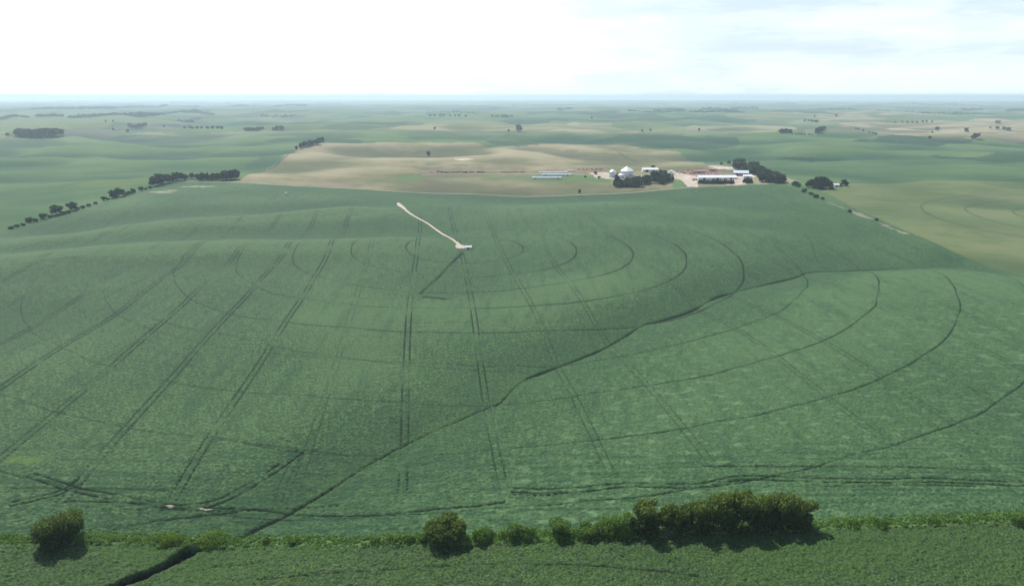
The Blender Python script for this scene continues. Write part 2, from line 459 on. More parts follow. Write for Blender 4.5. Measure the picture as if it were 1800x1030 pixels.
def local_w(w, gx, gy, x, y, r, dr, dth):
    rx = x/r; ry = y/r
    c = np.abs(gx*rx + gy*ry); s = np.sqrt(np.clip(1-c*c, 0, 1))
    we = np.maximum(w, .8*(dr*c + r*dth*s))
    return we, np.clip(w/we*1.25, 0, 1)

def marks(x, y, dr, dth, near=False):
    """bare wheel tracks and drains: 0..1"""
    r = np.hypot(x, y); m = np.zeros(x.shape, np.float32)
    brk = fbm(x, y, 24., 21, 2)
    fine = vnoise(x/1.1, y/1.1, 33)
    def put(d, gx, gy, w, k, dash, run):
        nonlocal m
        we, q = local_w(w, gx, gy, x, y, r, dr, dth)
        v = np.exp(-(d/we)**2)*q*k
        if dash:
            dd = .5+.5*np.sin(run*2*math.pi/2.3 + 2*brk); keep = sstep(500, 260, r)
            if dash == 1: v = v*(1-keep*.6*(1-sstep(.3, .6, dd)))*np.clip(.85+.9*brk+.4*fine, .2, 1)
            else: v = v*np.clip(.80 + 1.1*fbm(x, y, 4., 23, 2) + .5*brk + .3*fine, .08, 1)
        else: v = v*np.clip(.85+.5*brk+.2*fine, .2, 1)
        m = np.maximum(m, v)
    lst = NTRK if near else TRK
    for pts, w, k, dash, twin in lst:
        P = hits(pts) if not isinstance(pts[0], np.ndarray) else pts
        P = smooth_line(P, 4)
        X0 = min(p[0] for p in P)-10; X1 = max(p[0] for p in P)+10; Y0 = min(p[1] for p in P)-10; Y1 = max(p[1] for p in P)+10
        s = (x > X0) & (x < X1) & (y > Y0) & (y < Y1)
        if not s.any(): continue
        full = np.full(x.shape, 1e3, np.float32); GX = np.zeros_like(full); GY = GX.copy(); RN = GX.copy()
        d, gx, gy, run = polyd(x[s], y[s], P)
        tot = sum(math.dist(P[i], P[i+1]) for i in range(len(P)-1)); d = np.where((run < .3) | (run > tot-.3), 1e3, d)
        full[s] = d; GX[s] = gx; GY[s] = gy; RN[s] = run
        put(np.abs(full-twin/2), GX, GY, w, k, dash, RN)
    if not near:
        # pivot wheel circles
        px, py = x-PIV[0], y-PIV[1]; rp = np.hypot(px, py)
        side = .62 + .38*sstep(-150, 60, px + .2*py)
        for i, R in enumerate(RAD):
            k = side*(1. if i in (5,6,7,8) else .85)*np.where(py > 60, .6, 1)
            d = np.abs(rp - R - 1.2*brk)
            put(d, px/rp, py/rp, .42 if i > 4 else .6, k*(.8 if i > 4 else 1.1), 0, rp)
        # sprayer lines
        a = math.radians(6.35); nx, ny = math.cos(a), math.sin(a); ux, uy = -math.sin(a), math.cos(a)
        s = x*nx + y*ny; t = x*ux + y*uy
        k0 = np.round((s/H + .105)/.2878); c0 = (-.105 + .2878*k0)*H + 1.5*np.sin(t/90.+k0*2)
        ls = np.where(_hash(k0, k0*0, 5) < .25, .5, 1.)
        ends = sstep(210, 235, t)*sstep(930, 820, t)
        k = .74*ls*ends*(1-.1*sstep(350, 700, t))*(1-.42*sstep(0, 60, s))*np.clip(1.1+.8*brk, .4, 1)
        d = np.abs(np.abs(s - c0) - 1.45)
        put(d, np.full_like(x, nx), np.full_like(x, ny), .48, k*1.15, 1, t)
        d, gx, gy, run = polyd(x, y, gully)
        wv = (1.0 + .9*brk + .3*fine)*np.clip(.7+run/500., .7, 1.7)
        put(d, gx, gy, np.maximum(wv, .5), 1., 0, run)
    return m

BARE = hits([(1455,356),(1490,369),(1525,383),(1560,398),(1590,411)])
def build_land():
    rs = [2.]
    while rs[-1] < 95: rs.append(rs[-1]+4)
    while rs[-1] < 45000:
        r = rs[-1]
        rs.append(r + min(max(.36, .55*r*r/(125*731)), .0068*r))
    rs = np.array(rs); drs = np.gradient(rs)
    fine = np.radians(np.arange(-42, 42.001, .05)); 
    co = []; a = 42.
    while a < 178: a += min(4, .1 + (a-42)*.12); co.append(a)
    co = np.radians(np.array([c for c in co if c < 179]))
    th = np.concatenate([-co[::-1], fine, co]); n = len(th); m = len(rs)
    R, T = np.meshgrid(rs, th, indexing='ij'); DR = np.repeat(drs[:,None], n, 1)
    x = (R*np.sin(T)).ravel(); y = (R*np.cos(T)).ravel(); dr = DR.ravel().astype(np.float32); dth = math.radians(.05)
    z = np.empty(x.shape)
    for i in range(0, len(x), 400000): z[i:i+400000] = height(x[i:i+400000], y[i:i+400000])
    r = R.ravel()
    A = {k: np.zeros(len(x), np.float32) for k in ('track','dirt','weed','pale','tan','dark','lawn','pen','crest','hollow')}
    infield = np.zeros(len(x), bool); s = r < 1400
    infield[s] = inside(x[s], y[s], field_poly)
    innear = np.zeros(len(x), bool); s = r < 700
    innear[s] = inside(x[s], y[s], near_poly)
    gxs = np.arange(-3600, 3601, 12.); gys = np.arange(0, 6001, 12.)
    GX, GY = np.meshgrid(gxs, gys); GH = height(GX.ravel(), GY.ravel()).reshape(GX.shape)
    def blur(a, k):
        for ax in (0, 1):
            c_ = np.cumsum(np.concatenate([np.repeat(np.take(a, [0], ax), k+1, ax), a, np.repeat(np.take(a, [-1], ax), k, ax)], ax), ax)
            w_ = 2*k+1; n_ = a.shape[ax]
            a = (np.take(c_, np.arange(w_, w_+n_), ax) - np.take(c_, np.arange(0, n_), ax))/w_
        return a
    rel1 = (blur(GH, 1) - blur(blur(GH, 5), 4))/1.6; rel2 = (blur(GH, 2) - blur(blur(GH, 9), 7))/3.2
    w2 = sstep(900, 1400, GY); REL = rel1*(1-w2) + rel2*w2
    s = np.where((np.abs(x) < 3590) & (y > 0) & (y < 5990))[0]
    fx = (x[s]+3600)/12.; fy = y[s]/12.; ix = fx.astype(int); iy = fy.astype(int); fx -= ix; fy -= iy
    rel = REL[iy,ix]*(1-fx)*(1-fy) + REL[iy,ix+1]*fx*(1-fy) + REL[iy+1,ix]*(1-fx)*fy + REL[iy+1,ix+1]*fx*fy
    rel = rel*sstep(5900, 4500, y[s]) + .15*fbm(x[s], y[s], 25., 44, 2)
    A['crest'][s] = np.clip(rel, 0, 1); A['hollow'][s] = np.clip(-rel, 0, 1)  # height against the surroundings, drives the painted relief shading
    # --- soybean field attributes
    s = np.where(r < 1400)[0]; s = s[infield[s]]
    for i in range(0, len(s), 300000):
        q = s[i:i+300000]; xx, yy = x[q], y[q]
        mk = marks(xx, yy, dr[q], dth)
        A['track'][q] = np.clip(mk, 0, 1)
        z[q] -= .75*mk*sstep(900, 300, r[q])
        d, gx, gy, run = polyd(xx, yy, gully)
        sidev = np.interp(xx, [-900,-200,0,200,600], [.0,.05,.1,.5,.8])
        right = ((gx*.6 - gy*.6) > 0)
        A['pale'][q] = np.where(right, .25+.45*sstep(5, 90, d), .10)*(.65+.7*np.clip(fbm(xx, yy, 130., 41, 3)+.3, 0, 1))
        wd = hits([(38,808)])[0]; A['weed'][q] = .8*np.exp(-(((xx-wd[0])/7)**2+((yy-wd[1])/3)**2))*np.clip(.6+fbm(xx, yy, 3., 5, 2), 0, 1)
        A['weed'][q] = np.maximum(A['weed'][q], .15*np.exp(-(d/3.5)**2)*np.clip(.3+fbm(xx, yy, 14., 6, 2)*1.3, 0, 1))
        for (a, b), rx, ry in (((300,887),1.5,.9),((362,893),2.2,.6),((335,328),16,5),((357,328),20,5),((285,338),16,6),((300,335),9,4)):
            c = hits([(a,b)])[0]
            A['dirt'][q] = np.maximum(A['dirt'][q], sstep(.25, .6, np.exp(-(((xx-c[0])/rx)**2+((yy-c[1])/ry)**2)) + .12*fbm(xx, yy, 6., 8, 2)))
        de, gx, gy, rn = polyd(xx, yy, BARE)
        A['dirt'][q] = np.maximum(A['dirt'][q], .5*sstep(5., 1.0, de + 6*fbm(xx, yy, 16., 18, 2)))
        # the plants' own roughness
        near = sstep(520, 180, r[q])
        z[q] += near*(.18*vnoise(xx/1.1, yy/.9, 51) + .12*vnoise(xx/.5, yy/.5, 52) + .15*vnoise(xx/3.2, yy/3.2, 53))
    # --- near strip
    q = np.where(innear)[0]; xx, yy = x[q], y[q]
    mk = marks(xx, yy, dr[q], dth, True)
    d, gx, gy, run = polyd(xx, yy, DITCH)
    wob = .8*vnoise(xx/6, yy/6, 61)
    ditch_shade = 1 - sstep(1.0, 2.2, d + wob)
    A['track'][q] = np.maximum(mk, ditch_shade); z[q] -= .5*mk  # black shade of the ditch painted in along with the tracks
    z[q] -= 2.6*(1-sstep(.6, 2.6, d+wob))
    z[q] += (.26*vnoise(xx/1.3, yy/1.1, 54) + .18*vnoise(xx/.55, yy/.55, 55) + .2*vnoise(xx/4, yy/4, 56))
    # --- the rest
    rest = ~(infield | innear)
    def poly(name, pts, v, soft=None, seed=0):
        P = hits(pts)
        P = np.array(P); q = np.where(rest & (x > P[:,0].min()-50) & (x < P[:,0].max()+50) & (y > P[:,1].min()-50) & (y < P[:,1].max()+50))[0]
        if len(q) == 0: return
        wob = soft or 6
        xx = x[q] + wob*fbm(x[q], y[q], wob*5, 71+seed, 2); yy = y[q] + wob*fbm(x[q], y[q], wob*5, 72+seed, 2)
        w = inside(xx, yy, [tuple(p) for p in P])
        A[name][q] = np.where(w, v*1., A[name][q])
    # distant patchwork of quarter sections
    q = np.where(rest & (r > 1500))[0]; xx = x[q] + 60*fbm(x[q], y[q], 600., 81, 2); yy = y[q] + 60*fbm(x[q], y[q], 600., 82, 2)
    ci = np.floor((xx*.995-yy*.1)/820.); cj = np.floor((xx*.1+yy*.995)/820.)
    hh = _hash(ci, cj, 91); h2 = _hash(np.floor((xx*.995-yy*.1)/410.), cj, 92)
    big = fbm(xx, yy, 3500., 83, 2)
    fr = sstep(2200, 3200, r[q])
    A['tan'][q] = fr*np.where(hh + .5*big > .80, .75, np.where(hh > .6, .3, 0.))
    A['pale'][q] = fr*np.where(h2 < .22, .5, 0.)
    A['dark'][q] = np.maximum(fr*np.where(h2 > .80, .55, 0.), .8*fr*sstep(.30, .42, fbm(xx, yy*.6, 900., 84, 3)))
    poly('tan', [(325,322),(420,318),(462,300),(500,280),(522,262),(545,252),(700,250),(830,251),(870,259),(960,252),(1060,254),(1130,262),(1200,270),(1240,288),(1290,292),(1400,318),(1375,324),(1230,330),(1080,342),(940,347),(640,334)], .95, 14, 1)
    q = np.where(rest & (A['tan'] > .9))[0]
    A['tan'][q] *= 1 - .75*sstep(250, 420, x[q] - .1*(y[q]-1100))*sstep(1150, 1400, y[q])
    poly('tan', [(650,229),(700,221),(760,217),(850,219),(1000,217),(1070,219),(1125,231),(1105,237),(1000,231),(900,232),(760,231)], .95, 30, 2)
    poly('tan', [(1470,222),(1560,215),(1600,217),(1700,213),(1900,210),(1900,245),(1715,245),(1640,244),(1545,238),(1500,230)], 1., 20, 3)
    poly('tan', [(1470,222),(1400,226),(1420,236),(1440,236)], .4, 20, 3)
    poly('pale', [(-200,206),(20,206),(100,203),(300,209),(245,223),(110,233),(20,234),(-200,236)], .85, 30, 4)
    poly('dark', [(-200,240),(20,241),(150,243),(300,246),(330,243),(200,241),(20,237),(-200,236)], .55, 25, 4)
    poly('dark', [(860,212),(1000,209),(1200,205),(1330,209),(1330,215),(1200,212),(1000,213),(880,215)], .6, 40, 4)
    poly('dark', [(560,224),(640,222),(700,220),(690,228),(600,230)], .4, 30, 4)
    poly('dark', [(700,235),(900,236),(1000,236),(1060,242),(900,246),(720,246)], .35, 25, 4)
    poly('pale', [(120,323),(180,316),(260,313),(265,322),(200,329),(150,328)], .6, 6, 5)
    poly('dark', [(465,248),(520,243),(560,244),(640,249),(700,250),(560,252),(540,250)], .6, 15, 6)
    poly('dark', [(420,300),(440,285),(500,266),(515,266),(470,297)], .35, 10, 7)
    poly('dark', [(850,248),(1060,246),(1240,240),(1300,246),(1290,256),(1180,262),(1080,255),(900,258)], .6, 25, 7)
    poly('dark', [(1540,240),(1700,243),(1700,250),(1640,260),(1580,252),(1500,250)], .7, 25, 8)
    poly('dark', [(1360,279),(1420,277),(1480,280),(1420,285)], .8, 15, 9)
    poly('dark', [(1640,273),(1720,277),(1900,282),(1900,290),(1760,287),(1650,280)], .6, 15, 9)
    # olive wheat-coloured field right of the boundary with its own pivot rings
    ol = hits([(1440,332),(1500,322),(1640,317),(2100,315),(2400,700),(1790,483),(1640,425),(1520,375)])
    q = np.where(rest & (r < 1600) & (x > 0))[0]; w = inside(x[q], y[q], ol); q = q[w]
    A['tan'][q] = .30+.15*fbm(x[q], y[q], 80., 95, 3); A['pale'][q] = .22 + .3*fbm(x[q], y[q], 120., 94, 3)
    c = hits([(2010,392)])[0]; rp = np.hypot(x[q]-c[0], y[q]-c[1])
    ring_w = 1.4
    for (a, b) in ((1635,378),(1708,376),(1780,372)):
        e = hits([(a,b)])[0]; R0 = math.hypot(e[0]-c[0], e[1]-c[1])
        gx = (x[q]-c[0])/rp; gy = (y[q]-c[1])/rp
        we, kq = local_w(ring_w, gx, gy, x[q], y[q], r[q], dr[q], dth)
        A['dark'][q] = np.maximum(A['dark'][q], .5*kq*np.exp(-((rp-R0)/we)**2))
    # line of the other pivot's edge track and a field road edge
    for pts, w, k in (([(1480,322),(1520,321),(1600,318),(1700,317),(1900,317)], 2.5, .8), ([(110,328),(160,318),(220,313),(275,313)], 2.5, .6),
                      ([(1090,270),(1112,282),(1130,285),(1190,284),(1250,284)], 3.5, .6), ([(1000,239),(1100,236),(1200,236)], 8, .4),
                      ([(470,299),(500,278),(520,262)], 3, .6)):
        P = smooth_line(hits(pts), 3); q = np.where(rest & (r > 700) & (r < 5000))[0]
        d, gx, gy, run = polyd(x[q], y[q], P)
        we, kq = local_w(w, gx, gy, x[q], y[q], r[q], dr[q], dth)
        A['dark'][q] = np.maximum(A['dark'][q], k*kq*np.exp(-(d/we)**2))
    # farm yard, pens, lawns, sand
    poly('lawn', [(925,314),(960,303),(1060,308),(1075,318),(1068,322),(1020,320),(930,319)], .9, 3, 11)
    poly('lawn', [(690,318),(720,307),(745,310),(745,316),(700,320)], .8, 3, 12)
    poly('lawn', [(840,312),(930,309),(930,316),(850,318)], .55, 3, 12)
    poly('lawn', [(1180,318),(1200,316),(1222,322),(1225,331),(1180,333)], .85, 3, 13)
    poly('dirt', [(1035,304),(1060,303),(1085,306),(1120,310),(1110,318),(1075,315),(1045,312)], .8, 4, 14)
    poly('dirt', [(1170,301),(1200,305),(1232,310),(1290,309),(1300,300),(1262,297),(1242,293),(1262,291),(1300,296),(1325,304),(1330,311),(1308,325),(1290,326),(1230,318),(1226,331),(1215,327),(1196,316),(1176,310)], .9, 3, 15)
    poly('pen', [(1184,300),(1240,296),(1262,301),(1276,308),(1230,310),(1200,306)], .9, 3, 16)
    poly('pen', [(742,303),(752,298),(850,300),(850,303),(746,305)], .75, 3, 17)
    poly('pen', [(935,303),(950,299),(1060,295),(1070,300),(1020,304),(960,303)], .75, 3, 18)
    poly('pen', [(870,302),(925,300),(925,303.5),(872,304)], .6, 3, 18)
    poly('dirt', [(796,280),(812,278),(832,280),(812,282.5)], 1., 3, 19)
    for (a, b), rx, ry in (((1003,301),13,8),):
        c = hits([(a,b)])[0]; q = np.where(rest & (np.abs(x-c[0]) < 60) & (np.abs(y-c[1]) < 60))[0]
        A['dirt'][q] = np.maximum(A['dirt'][q], (((x[q]-c[0])/rx)**2+((y[q]-c[1])/ry)**2 < 1)*.9)
    q = np.where(rest & (r < 420))[0]; A['lawn'][q] = .9; A['hollow'][q] = .3
    # split into the three sheets
    fi = infield.reshape(m, n); ni = innear.reshape(m, n)
    idx = np.arange(m*n, dtype=np.int32).reshape(m, n)
    j2 = np.arange(n); 
    a0 = idx[:-1,:-1]; a1 = idx[:-1,1:]; b0 = idx[1:,:-1]; b1 = idx[1:,1:]
    Q = np.stack([a0, a1, b1, b0], -1)[:, :, ::-1]
    cls = np.where(fi[:-1,:-1] & fi[1:,1:], 1, np.where(ni[:-1,:-1] & ni[1:,1:], 2, 0))
    # close the sheet behind the camera
    Qs = np.stack([idx[:-1,-1], idx[:-1,0], idx[1:,0], idx[1:,-1]], -1)[:, ::-1]
    Q = np.concatenate([Q.reshape(-1,4), Qs]); cls = np.concatenate([cls.ravel(), np.zeros(len(Qs), int)])
    V = np.stack([x, y, z], -1)
    res = []
    for c, nm, mat, at in ((0,'ground',M['ground'],('tan','pale','dark','lawn','dirt','pen','crest','hollow')), (1,'soybean_crop',M['soy'],('track','dirt','weed','pale','crest','hollow')), (2,'leafy_crop',M['near'],('track',))):
        q = Q[cls == c]; u, inv = np.unique(q.ravel(), return_inverse=True)
        me = mesh_np(nm, V[u], inv.reshape(-1,4), mat, True, {k: A[k][u] for k in at})
        res.append(obj(nm, me))
    return res

g, soy, nearc = build_land()
tag(g, kind='structure')
tag(soy, 'wide dark green soybean crop marked by curved pivot wheel tracks and paired sprayer lines', 'crop', kind='stuff')
tag(nearc, 'brighter leafy green crop in the foreground below the hedge line', 'crop', kind='stuff')

# ------------------------------------------------------------------ draped strips: paths and roads
def ribbon(name, pts, w, mat, lift=.25, raw=None, widths=None):
    P = np.array(smooth_line(hits(pts) if raw is None else raw, 14))
    T = np.gradient(P, axis=0); T /= np.linalg.norm(T, axis=1)[:,None]; N = np.stack([-T[:,1], T[:,0]], -1)
    ww = np.full(len(P), w/2.) if widths is None else np.interp(np.linspace(0,1,len(P)), np.linspace(0,1,len(widths)), widths)/2
    ww = ww*(1+.18*vnoise(np.arange(len(P))*.7, np.zeros(len(P)), 3))
    cols = []
    for k in np.linspace(-1, 1, 5):
        q = P + N*(ww*k)[:,None]; cols.append(np.c_[q, height(q[:,0], q[:,1]) + lift - (.15 if abs(k) == 1 else 0)])
    V = np.stack(cols, 1).reshape(-1,3); n = len(P)
    Q = [(i*5+k, (i+1)*5+k, (i+1)*5+k+1, i*5+k+1) for i in range(n-1) for k in range(4)]
    o = obj(name, mesh_np(name, V, [q[::-1] for q in Q], mat, True)); tag(o, kind='structure'); return o

ribbon('path', [(700,357),(704,362),(716,372),(735,384),(760,399),(790,418),(808,431)], 3, M['sand'], .3, widths=[3,6,3.6,2.6,2.2,2.2,2.2,3])
ribbon('dirt_pad', [(805,430),(812,435),(819,436)], 9, M['sand'], .34, widths=[3,8,11,7,3])
ribbon('road', [(-100,440),(15,408),(150,368),(325,320),(480,326),(640,334),(800,342),(940,347),(1080,342),(1230,330),(1375,324),(1460,326),(1485,322)], 4, M['gravel'], .35,
       raw=[(x, y+5) for x, y in hits([(325,320),(480,326),(640,334),(800,342),(940,347),(1080,342),(1230,330),(1375,324),(1465,327)])])
ribbon('farm_road', [(741,308),(780,307),(850,306.5),(930,306.5),(985,305),(1040,309)], 7, M['gravel'], .4)
ribbon('driveway', [(1215,329),(1200,316),(1180,309),(1120,311),(1060,309)], 9, M['sand'], .4)

# ------------------------------------------------------------------ foliage
def leaf_cloud(centers, radii, n, size, seed, squash=.8, shell=.55, flatz=0.):
    """n leaf-sized quads through the outer part of overlapping lobes"""
    g_ = np.random.default_rng(seed)
    centers = np.array(centers, float); radii = np.array(radii, float)
    w = radii**2; k = g_.choice(len(radii), n, p=w/w.sum())
    d = g_.normal(size=(n,3)); d /= np.linalg.norm(d, axis=1)[:,None]
    rr = shell + (1-shell)*g_.random(n)**.6
    rr *= 1 + .18*np.sin(d[:,0]*5+k*1.7)*np.cos(d[:,1]*6+k) + g_.normal(size=n)*.06
    P = centers[k] + d*(radii[k]*rr)[:,None]*np.array([1,1,squash])
    P = P[P[:,2] > 0.05 - flatz]; n = len(P)
    nrm = d[:n]*.8 + g_.normal(size=(n,3))*.75; nrm /= np.linalg.norm(nrm, axis=1)[:,None]
    a = np.cross(nrm, g_.normal(size=(n,3))); a /= np.linalg.norm(a, axis=1)[:,None]; b = np.cross(nrm, a)
    s = size*(.6+.8*g_.random(n))[:,None]
    V = np.stack([P-a*s-b*s*.35, P+a*s*.15-b*s*.8, P+a*s+b*s*.3, P-a*s*.2+b*s*.85], 1).reshape(-1,3)
    Q = np.arange(4*n).reshape(n,4)
    rnd = np.repeat(g_.random(n), 4)
    zr = P[:,2]; tip = np.repeat(np.clip((zr-zr.min())/(np.ptp(zr)+1e-6)*1.6-.7, 0, 1), 4)  # tip: mask of the upper crown for the painted top light
    return V, Q, rnd, tip

def trunk_mb(h, r, seed, limbs=5, spread=.35):
    q = random.Random(seed); mb = MB()
    p = np.array((0,0,-.4)); 
    top = np.array((q.uniform(-.06,.06)*h, q.uniform(-.06,.06)*h, h*.55))
    mid = top*.5 + np.array((q.uniform(-.03,.03)*h, q.uniform(-.03,.03)*h, 0))
    mb.tube(p, mid, r, r*.75, 7); mb.tube(mid, top, r*.75, r*.4, 7)
    for i in range(limbs):
        t = q.uniform(.35,1); b = mid*(1-t)+top*t; an = i*6.283/limbs + q.uniform(-.4,.4)
        e = b + np.array((math.cos(an)*spread*h, math.sin(an)*spread*h, h*q.uniform(.12,.3)))
        mb.tube(b, e, r*.4, r*.12, 5)
    return mb

def make_plant(name, wid, h, n, size, mat, seed, lobes=7, cone=False, stem=True, dep=None, base=.28, low=False):
    root = bpy.data.objects.new(name, None); root.empty_display_size = 1; link(root)
    q = random.Random(seed); dep = dep or wid
    C = []; R = []
    if cone:
        for i in range(6):
            t = i/5.; C.append((q.uniform(-.1,.1)*wid, q.uniform(-.1,.1)*wid, h*(.14+.72*t))); R.append(wid*.5*(1.02-.8*t))
    else:
        C.append((0,0,h*(.5 if not low else .40))); R.append(min(wid,dep)*.36)
        for i in range(int(lobes*1.8)):
            an = i*2.399+q.uniform(-.5,.5); rad = q.uniform(.38,.76)
            lr = q.uniform(.13,.27)
            C.append((math.cos(an)*rad*wid*.5, math.sin(an)*rad*dep*.5, h*q.uniform(base, 1-lr*.8))); R.append(min(wid, dep)*lr)
        for i in range(3):
            C.append((q.uniform(-.15,.15)*wid, q.uniform(-.15,.15)*dep, h*q.uniform(.66,.82))); R.append(min(wid*.22, h*.22))
    top = max(c[2]+r*.8 for c, r in zip(C, R)); k = h/top
    C = [(c[0], c[1], c[2]*k) for c in C]
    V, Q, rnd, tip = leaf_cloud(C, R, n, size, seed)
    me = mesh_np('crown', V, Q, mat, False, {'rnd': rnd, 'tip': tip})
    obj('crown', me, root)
    if stem:
        trunk_mb(h, max(.05*h*.45, .08), seed).build('trunk', M['bark'], root, True)
    return root

def dup(root):
    r = root.copy(); COL.objects.link(r)
    for ch in root.children:
        c = ch.copy(); COL.objects.link(c); c.parent = r
    return r

used = set()
def place(proto, p, scale=1., rz=None, name=None, label=None, cat=None, group=None, sz=None):
    o = proto
    if proto.name in used: o = dup(proto)
    used.add(o.name); used.add(proto.name)
    o.location = (p[0], p[1], p[2]-.05)
    o.rotation_euler = (0, 0, random.uniform(0, 6.28) if rz is None else rz)
    o.scale = (scale, scale, scale if sz is None else sz)
    if name: o.name = name
    tag(o, label, cat, group)
    return o

def mpp(y):  # metres per picture pixel at the ground seen at row y (flat land)
    v = (y-515)/F; down = math.sin(PITCH) + math.cos(PITCH)*v
    return H/down/F

# ---- hedge line: individual trees and shrubs (px of foot, width px, height px)
def near_plant(px, py, wpx, hpx, n, size, mat, seed, label, name='hedge_tree', cat='tree', group=None, dep=None, **kw):
    p = hit([px], [py])[0]; k = mpp(py)
    vert = 1.0/math.cos(math.radians(30))
    wm = wpx*k; hm = max(hpx*k*vert - .35*wm*math.tan(math.radians(30)), hpx*k*.7)
    o = make_plant(name, wm, hm, n, size, mat, seed, dep=(dep*k if dep else None), **kw)
    o.location = (p[0], p[1], p[2]-.1); tag(o, label, cat, group); used.add(o.name)
    return o

LN, LS, LB = M['leaf_near'], M['leaf_shrub'], M['leaf_bright']
near_plant(108,951,86,62,9000,.30,LN,101,'round dark tree with brownish top standing alone at the left end of the hedge line', lobes=9, base=.08)
near_plant(785,951,72,52,8000,.27,LN,102,'round dark bush in the middle of the hedge line, the largest left of the thicket','hedge_bush','bush', lobes=8, base=.15, low=True)
near_plant(985,942,40,34,3500,.22,LS,103,'round green bush right of the pair of small bushes and just left of the thicket','hedge_bush','bush', lobes=6, base=.15, low=True)
near_plant(849,948,42,26,2600,.20,LS,104,'low rounded bush just right of the large dark round bush','hedge_bush','bush', lobes=6, base=.12, low=True)
near_plant(903,944,34,27,2200,.20,LS,105,'small leaning bush with a pointed top, left of the pair midway along the hedge','hedge_bush','bush', lobes=5, base=.12, low=True)
near_plant(927,944,32,24,2000,.20,LS,106,'small green bush touching the right side of the pointed bush','hedge_bush','bush', lobes=5, base=.12, low=True)
near_plant(296,951,50,17,2600,.18,LB,107,'low bright yellow-green shrub, the left one of two between the lone tree and the ditch','bright_shrub','shrub', lobes=6, base=.1, stem=False, low=True)
near_plant(372,952,58,19,3000,.18,LB,108,'low bright yellow-green shrub beside the ditch, the wider one','bright_shrub','shrub', lobes=7, base=.1, stem=False, low=True)
for i, (px, py, w, h, lab) in enumerate((
    (517,953,22,12,'small dark shrub between the ditch and the middle bush'),
    (694,951,24,16,'small rounded shrub, third one left of the middle bush'),
    (718,951,22,15,'small rounded shrub, second one left of the middle round bush'),
    (745,950,26,18,'small shrub nestled against the left side of the middle round bush'),
    (660,953,20,12,'tiny shrub left of the small shrubs beside the middle bush'),
    (468,954,18,11,'tiny shrub at the weedy hedge line right of the ditch'),
    (1789,919,30,22,'dark shrub cut by the right edge of the picture, ending the hedge line'),
    (1545,922,30,12,'low pale green shrub in the weeds right of the thicket'),
    (1500,923,24,11,'low yellow-green shrub close to the right end of the thicket'),
    (1640,918,26,9,'flat green shrub far right of the thicket'))):
    near_plant(px, py, w, h, 1100, .18, LS, 120+i, lab, 'small_shrub', 'shrub', lobes=5, base=.1, stem=False, low=True)
# the thicket: eleven crowns in a row
thk = [(1030,941,44,26,2600,LS,'low green bush at the far left tip of the thicket'),
      (1065,939,46,32,3000,LS,'low green bush second from the left tip of the thicket'),
      (1098,938,46,42,3800,LS,'mid green bush where the thicket begins to rise'),
      (1135,936,52,62,5500,LN,'light-topped tree rising at the left shoulder of the thicket'),
      (1180,935,58,58,6000,LN,'dark tree right of the light-topped shoulder tree in the thicket'),
      (1222,934,56,64,6500,LN,'tree with yellowish top left of the thicket middle'),
      (1262,932,60,74,7500,LN,'tall tree just left of the highest crown of the thicket'),
      (1303,930,64,76,8500,LN,'highest crown at the middle of the thicket'),
      (1342,929,50,66,6500,LN,'tree on the falling side right of the highest crown'),
      (1376,928,50,64,6500,LN,'brownish topped tree second from the right end of the thicket'),
      (1405,927,48,56,6000,LN,'dark tree closing the right end of the thicket')]
for i, (px, py, w, h, n, mt, lab) in enumerate(thk):
    near_plant(px, py-2, w*1.12, h, n, .27 if mt is LN else .22, mt, 140+i, lab, 'hedge_tree' if h > 45 else 'hedge_bush', 'tree' if h > 45 else 'bush',
               'trees and bushes of the long thicket', lobes=9, base=.02, low=True, dep=min(w*1.0, 52))

# ---- weeds along the hedge line: uncountable
def weeds():
    L = np.array(hedge); g_ = np.random.default_rng(5); Vs = []; Qs = []; rn = []; tp = []; off = 0
    seg = np.hypot(*np.diff(L, axis=0).T); cum = np.r_[0, np.cumsum(seg)]
    N = 3400
    t = g_.random(N)*cum[-1]
    X = np.interp(t, cum, L[:,0]); Y = np.interp(t, cum, L[:,1]) + g_.normal(size=N)*1.5 + .8
    for i in range(N):
        x, y = X[i], Y[i]
        if abs(x) > 190: continue
        dens = .45 + .55*vnoise(np.array([x/9.]), np.array([0.]), 7)[0]
        hgt = (.55 + 1.5*g_.random()*dens) * (1.35 if -45 < x < 20 else .85)
        V, Q, a, b = leaf_cloud([(0,0,hgt*.35),(.5,.3,hgt*.25)], [hgt*.75, hgt*.6], 26, .20, int(g_.integers(1e9)), .8, .3)
        V = V + np.array([x, y, height(np.array([x]), np.array([y]))[0]])
        Vs.append(V); Qs.append(Q+off); rn.append(np.clip(a*.6+.4*g_.random(), 0, 1)); tp.append(b); off += len(V)
    me = mesh_np('weeds', np.concatenate(Vs), np.concatenate(Qs), M['weed'], False, {'rnd': np.concatenate(rn), 'tip': np.concatenate(tp)})
    return obj('weeds', me)
tag(weeds(), 'strip of tall yellow-green weeds growing along the hedge line', 'weeds', kind='stuff')

# ---- far trees
PT = [make_plant('tree', 11, 11, 900, .75, M['leaf_far'], 300+i, lobes=7, base=.22) for i in range(4)]
PO = [make_plant('tree', 12, 12, 1000, .75, M['leaf_olive'], 320+i, lobes=8, base=.22) for i in range(3)]
PC = [make_plant('cedar_tree', 5, 9, 600, .45, M['needle'], 340+i, cone=True) for i in range(2)]
def far_tree(px, py, hpx, protos, label, cat='tree', group=None, wide=1.0, name=None, jit=0):
    p = hit([px], [py])[0]; d = math.hypot(p[0], p[1]); k = d*1.0/F
    pr = random.choice(protos); h0 = {'tree': 11, 'cedar_tree': 9}[pr.name.split('.')[0]] if pr.name.split('.')[0] in ('tree','cedar_tree') else 11
    s = hpx*k/h0
    return place(pr, p, s*wide, None, name or ('cedar_tree' if protos is PC else 'tree'), label, cat, group, sz=s)

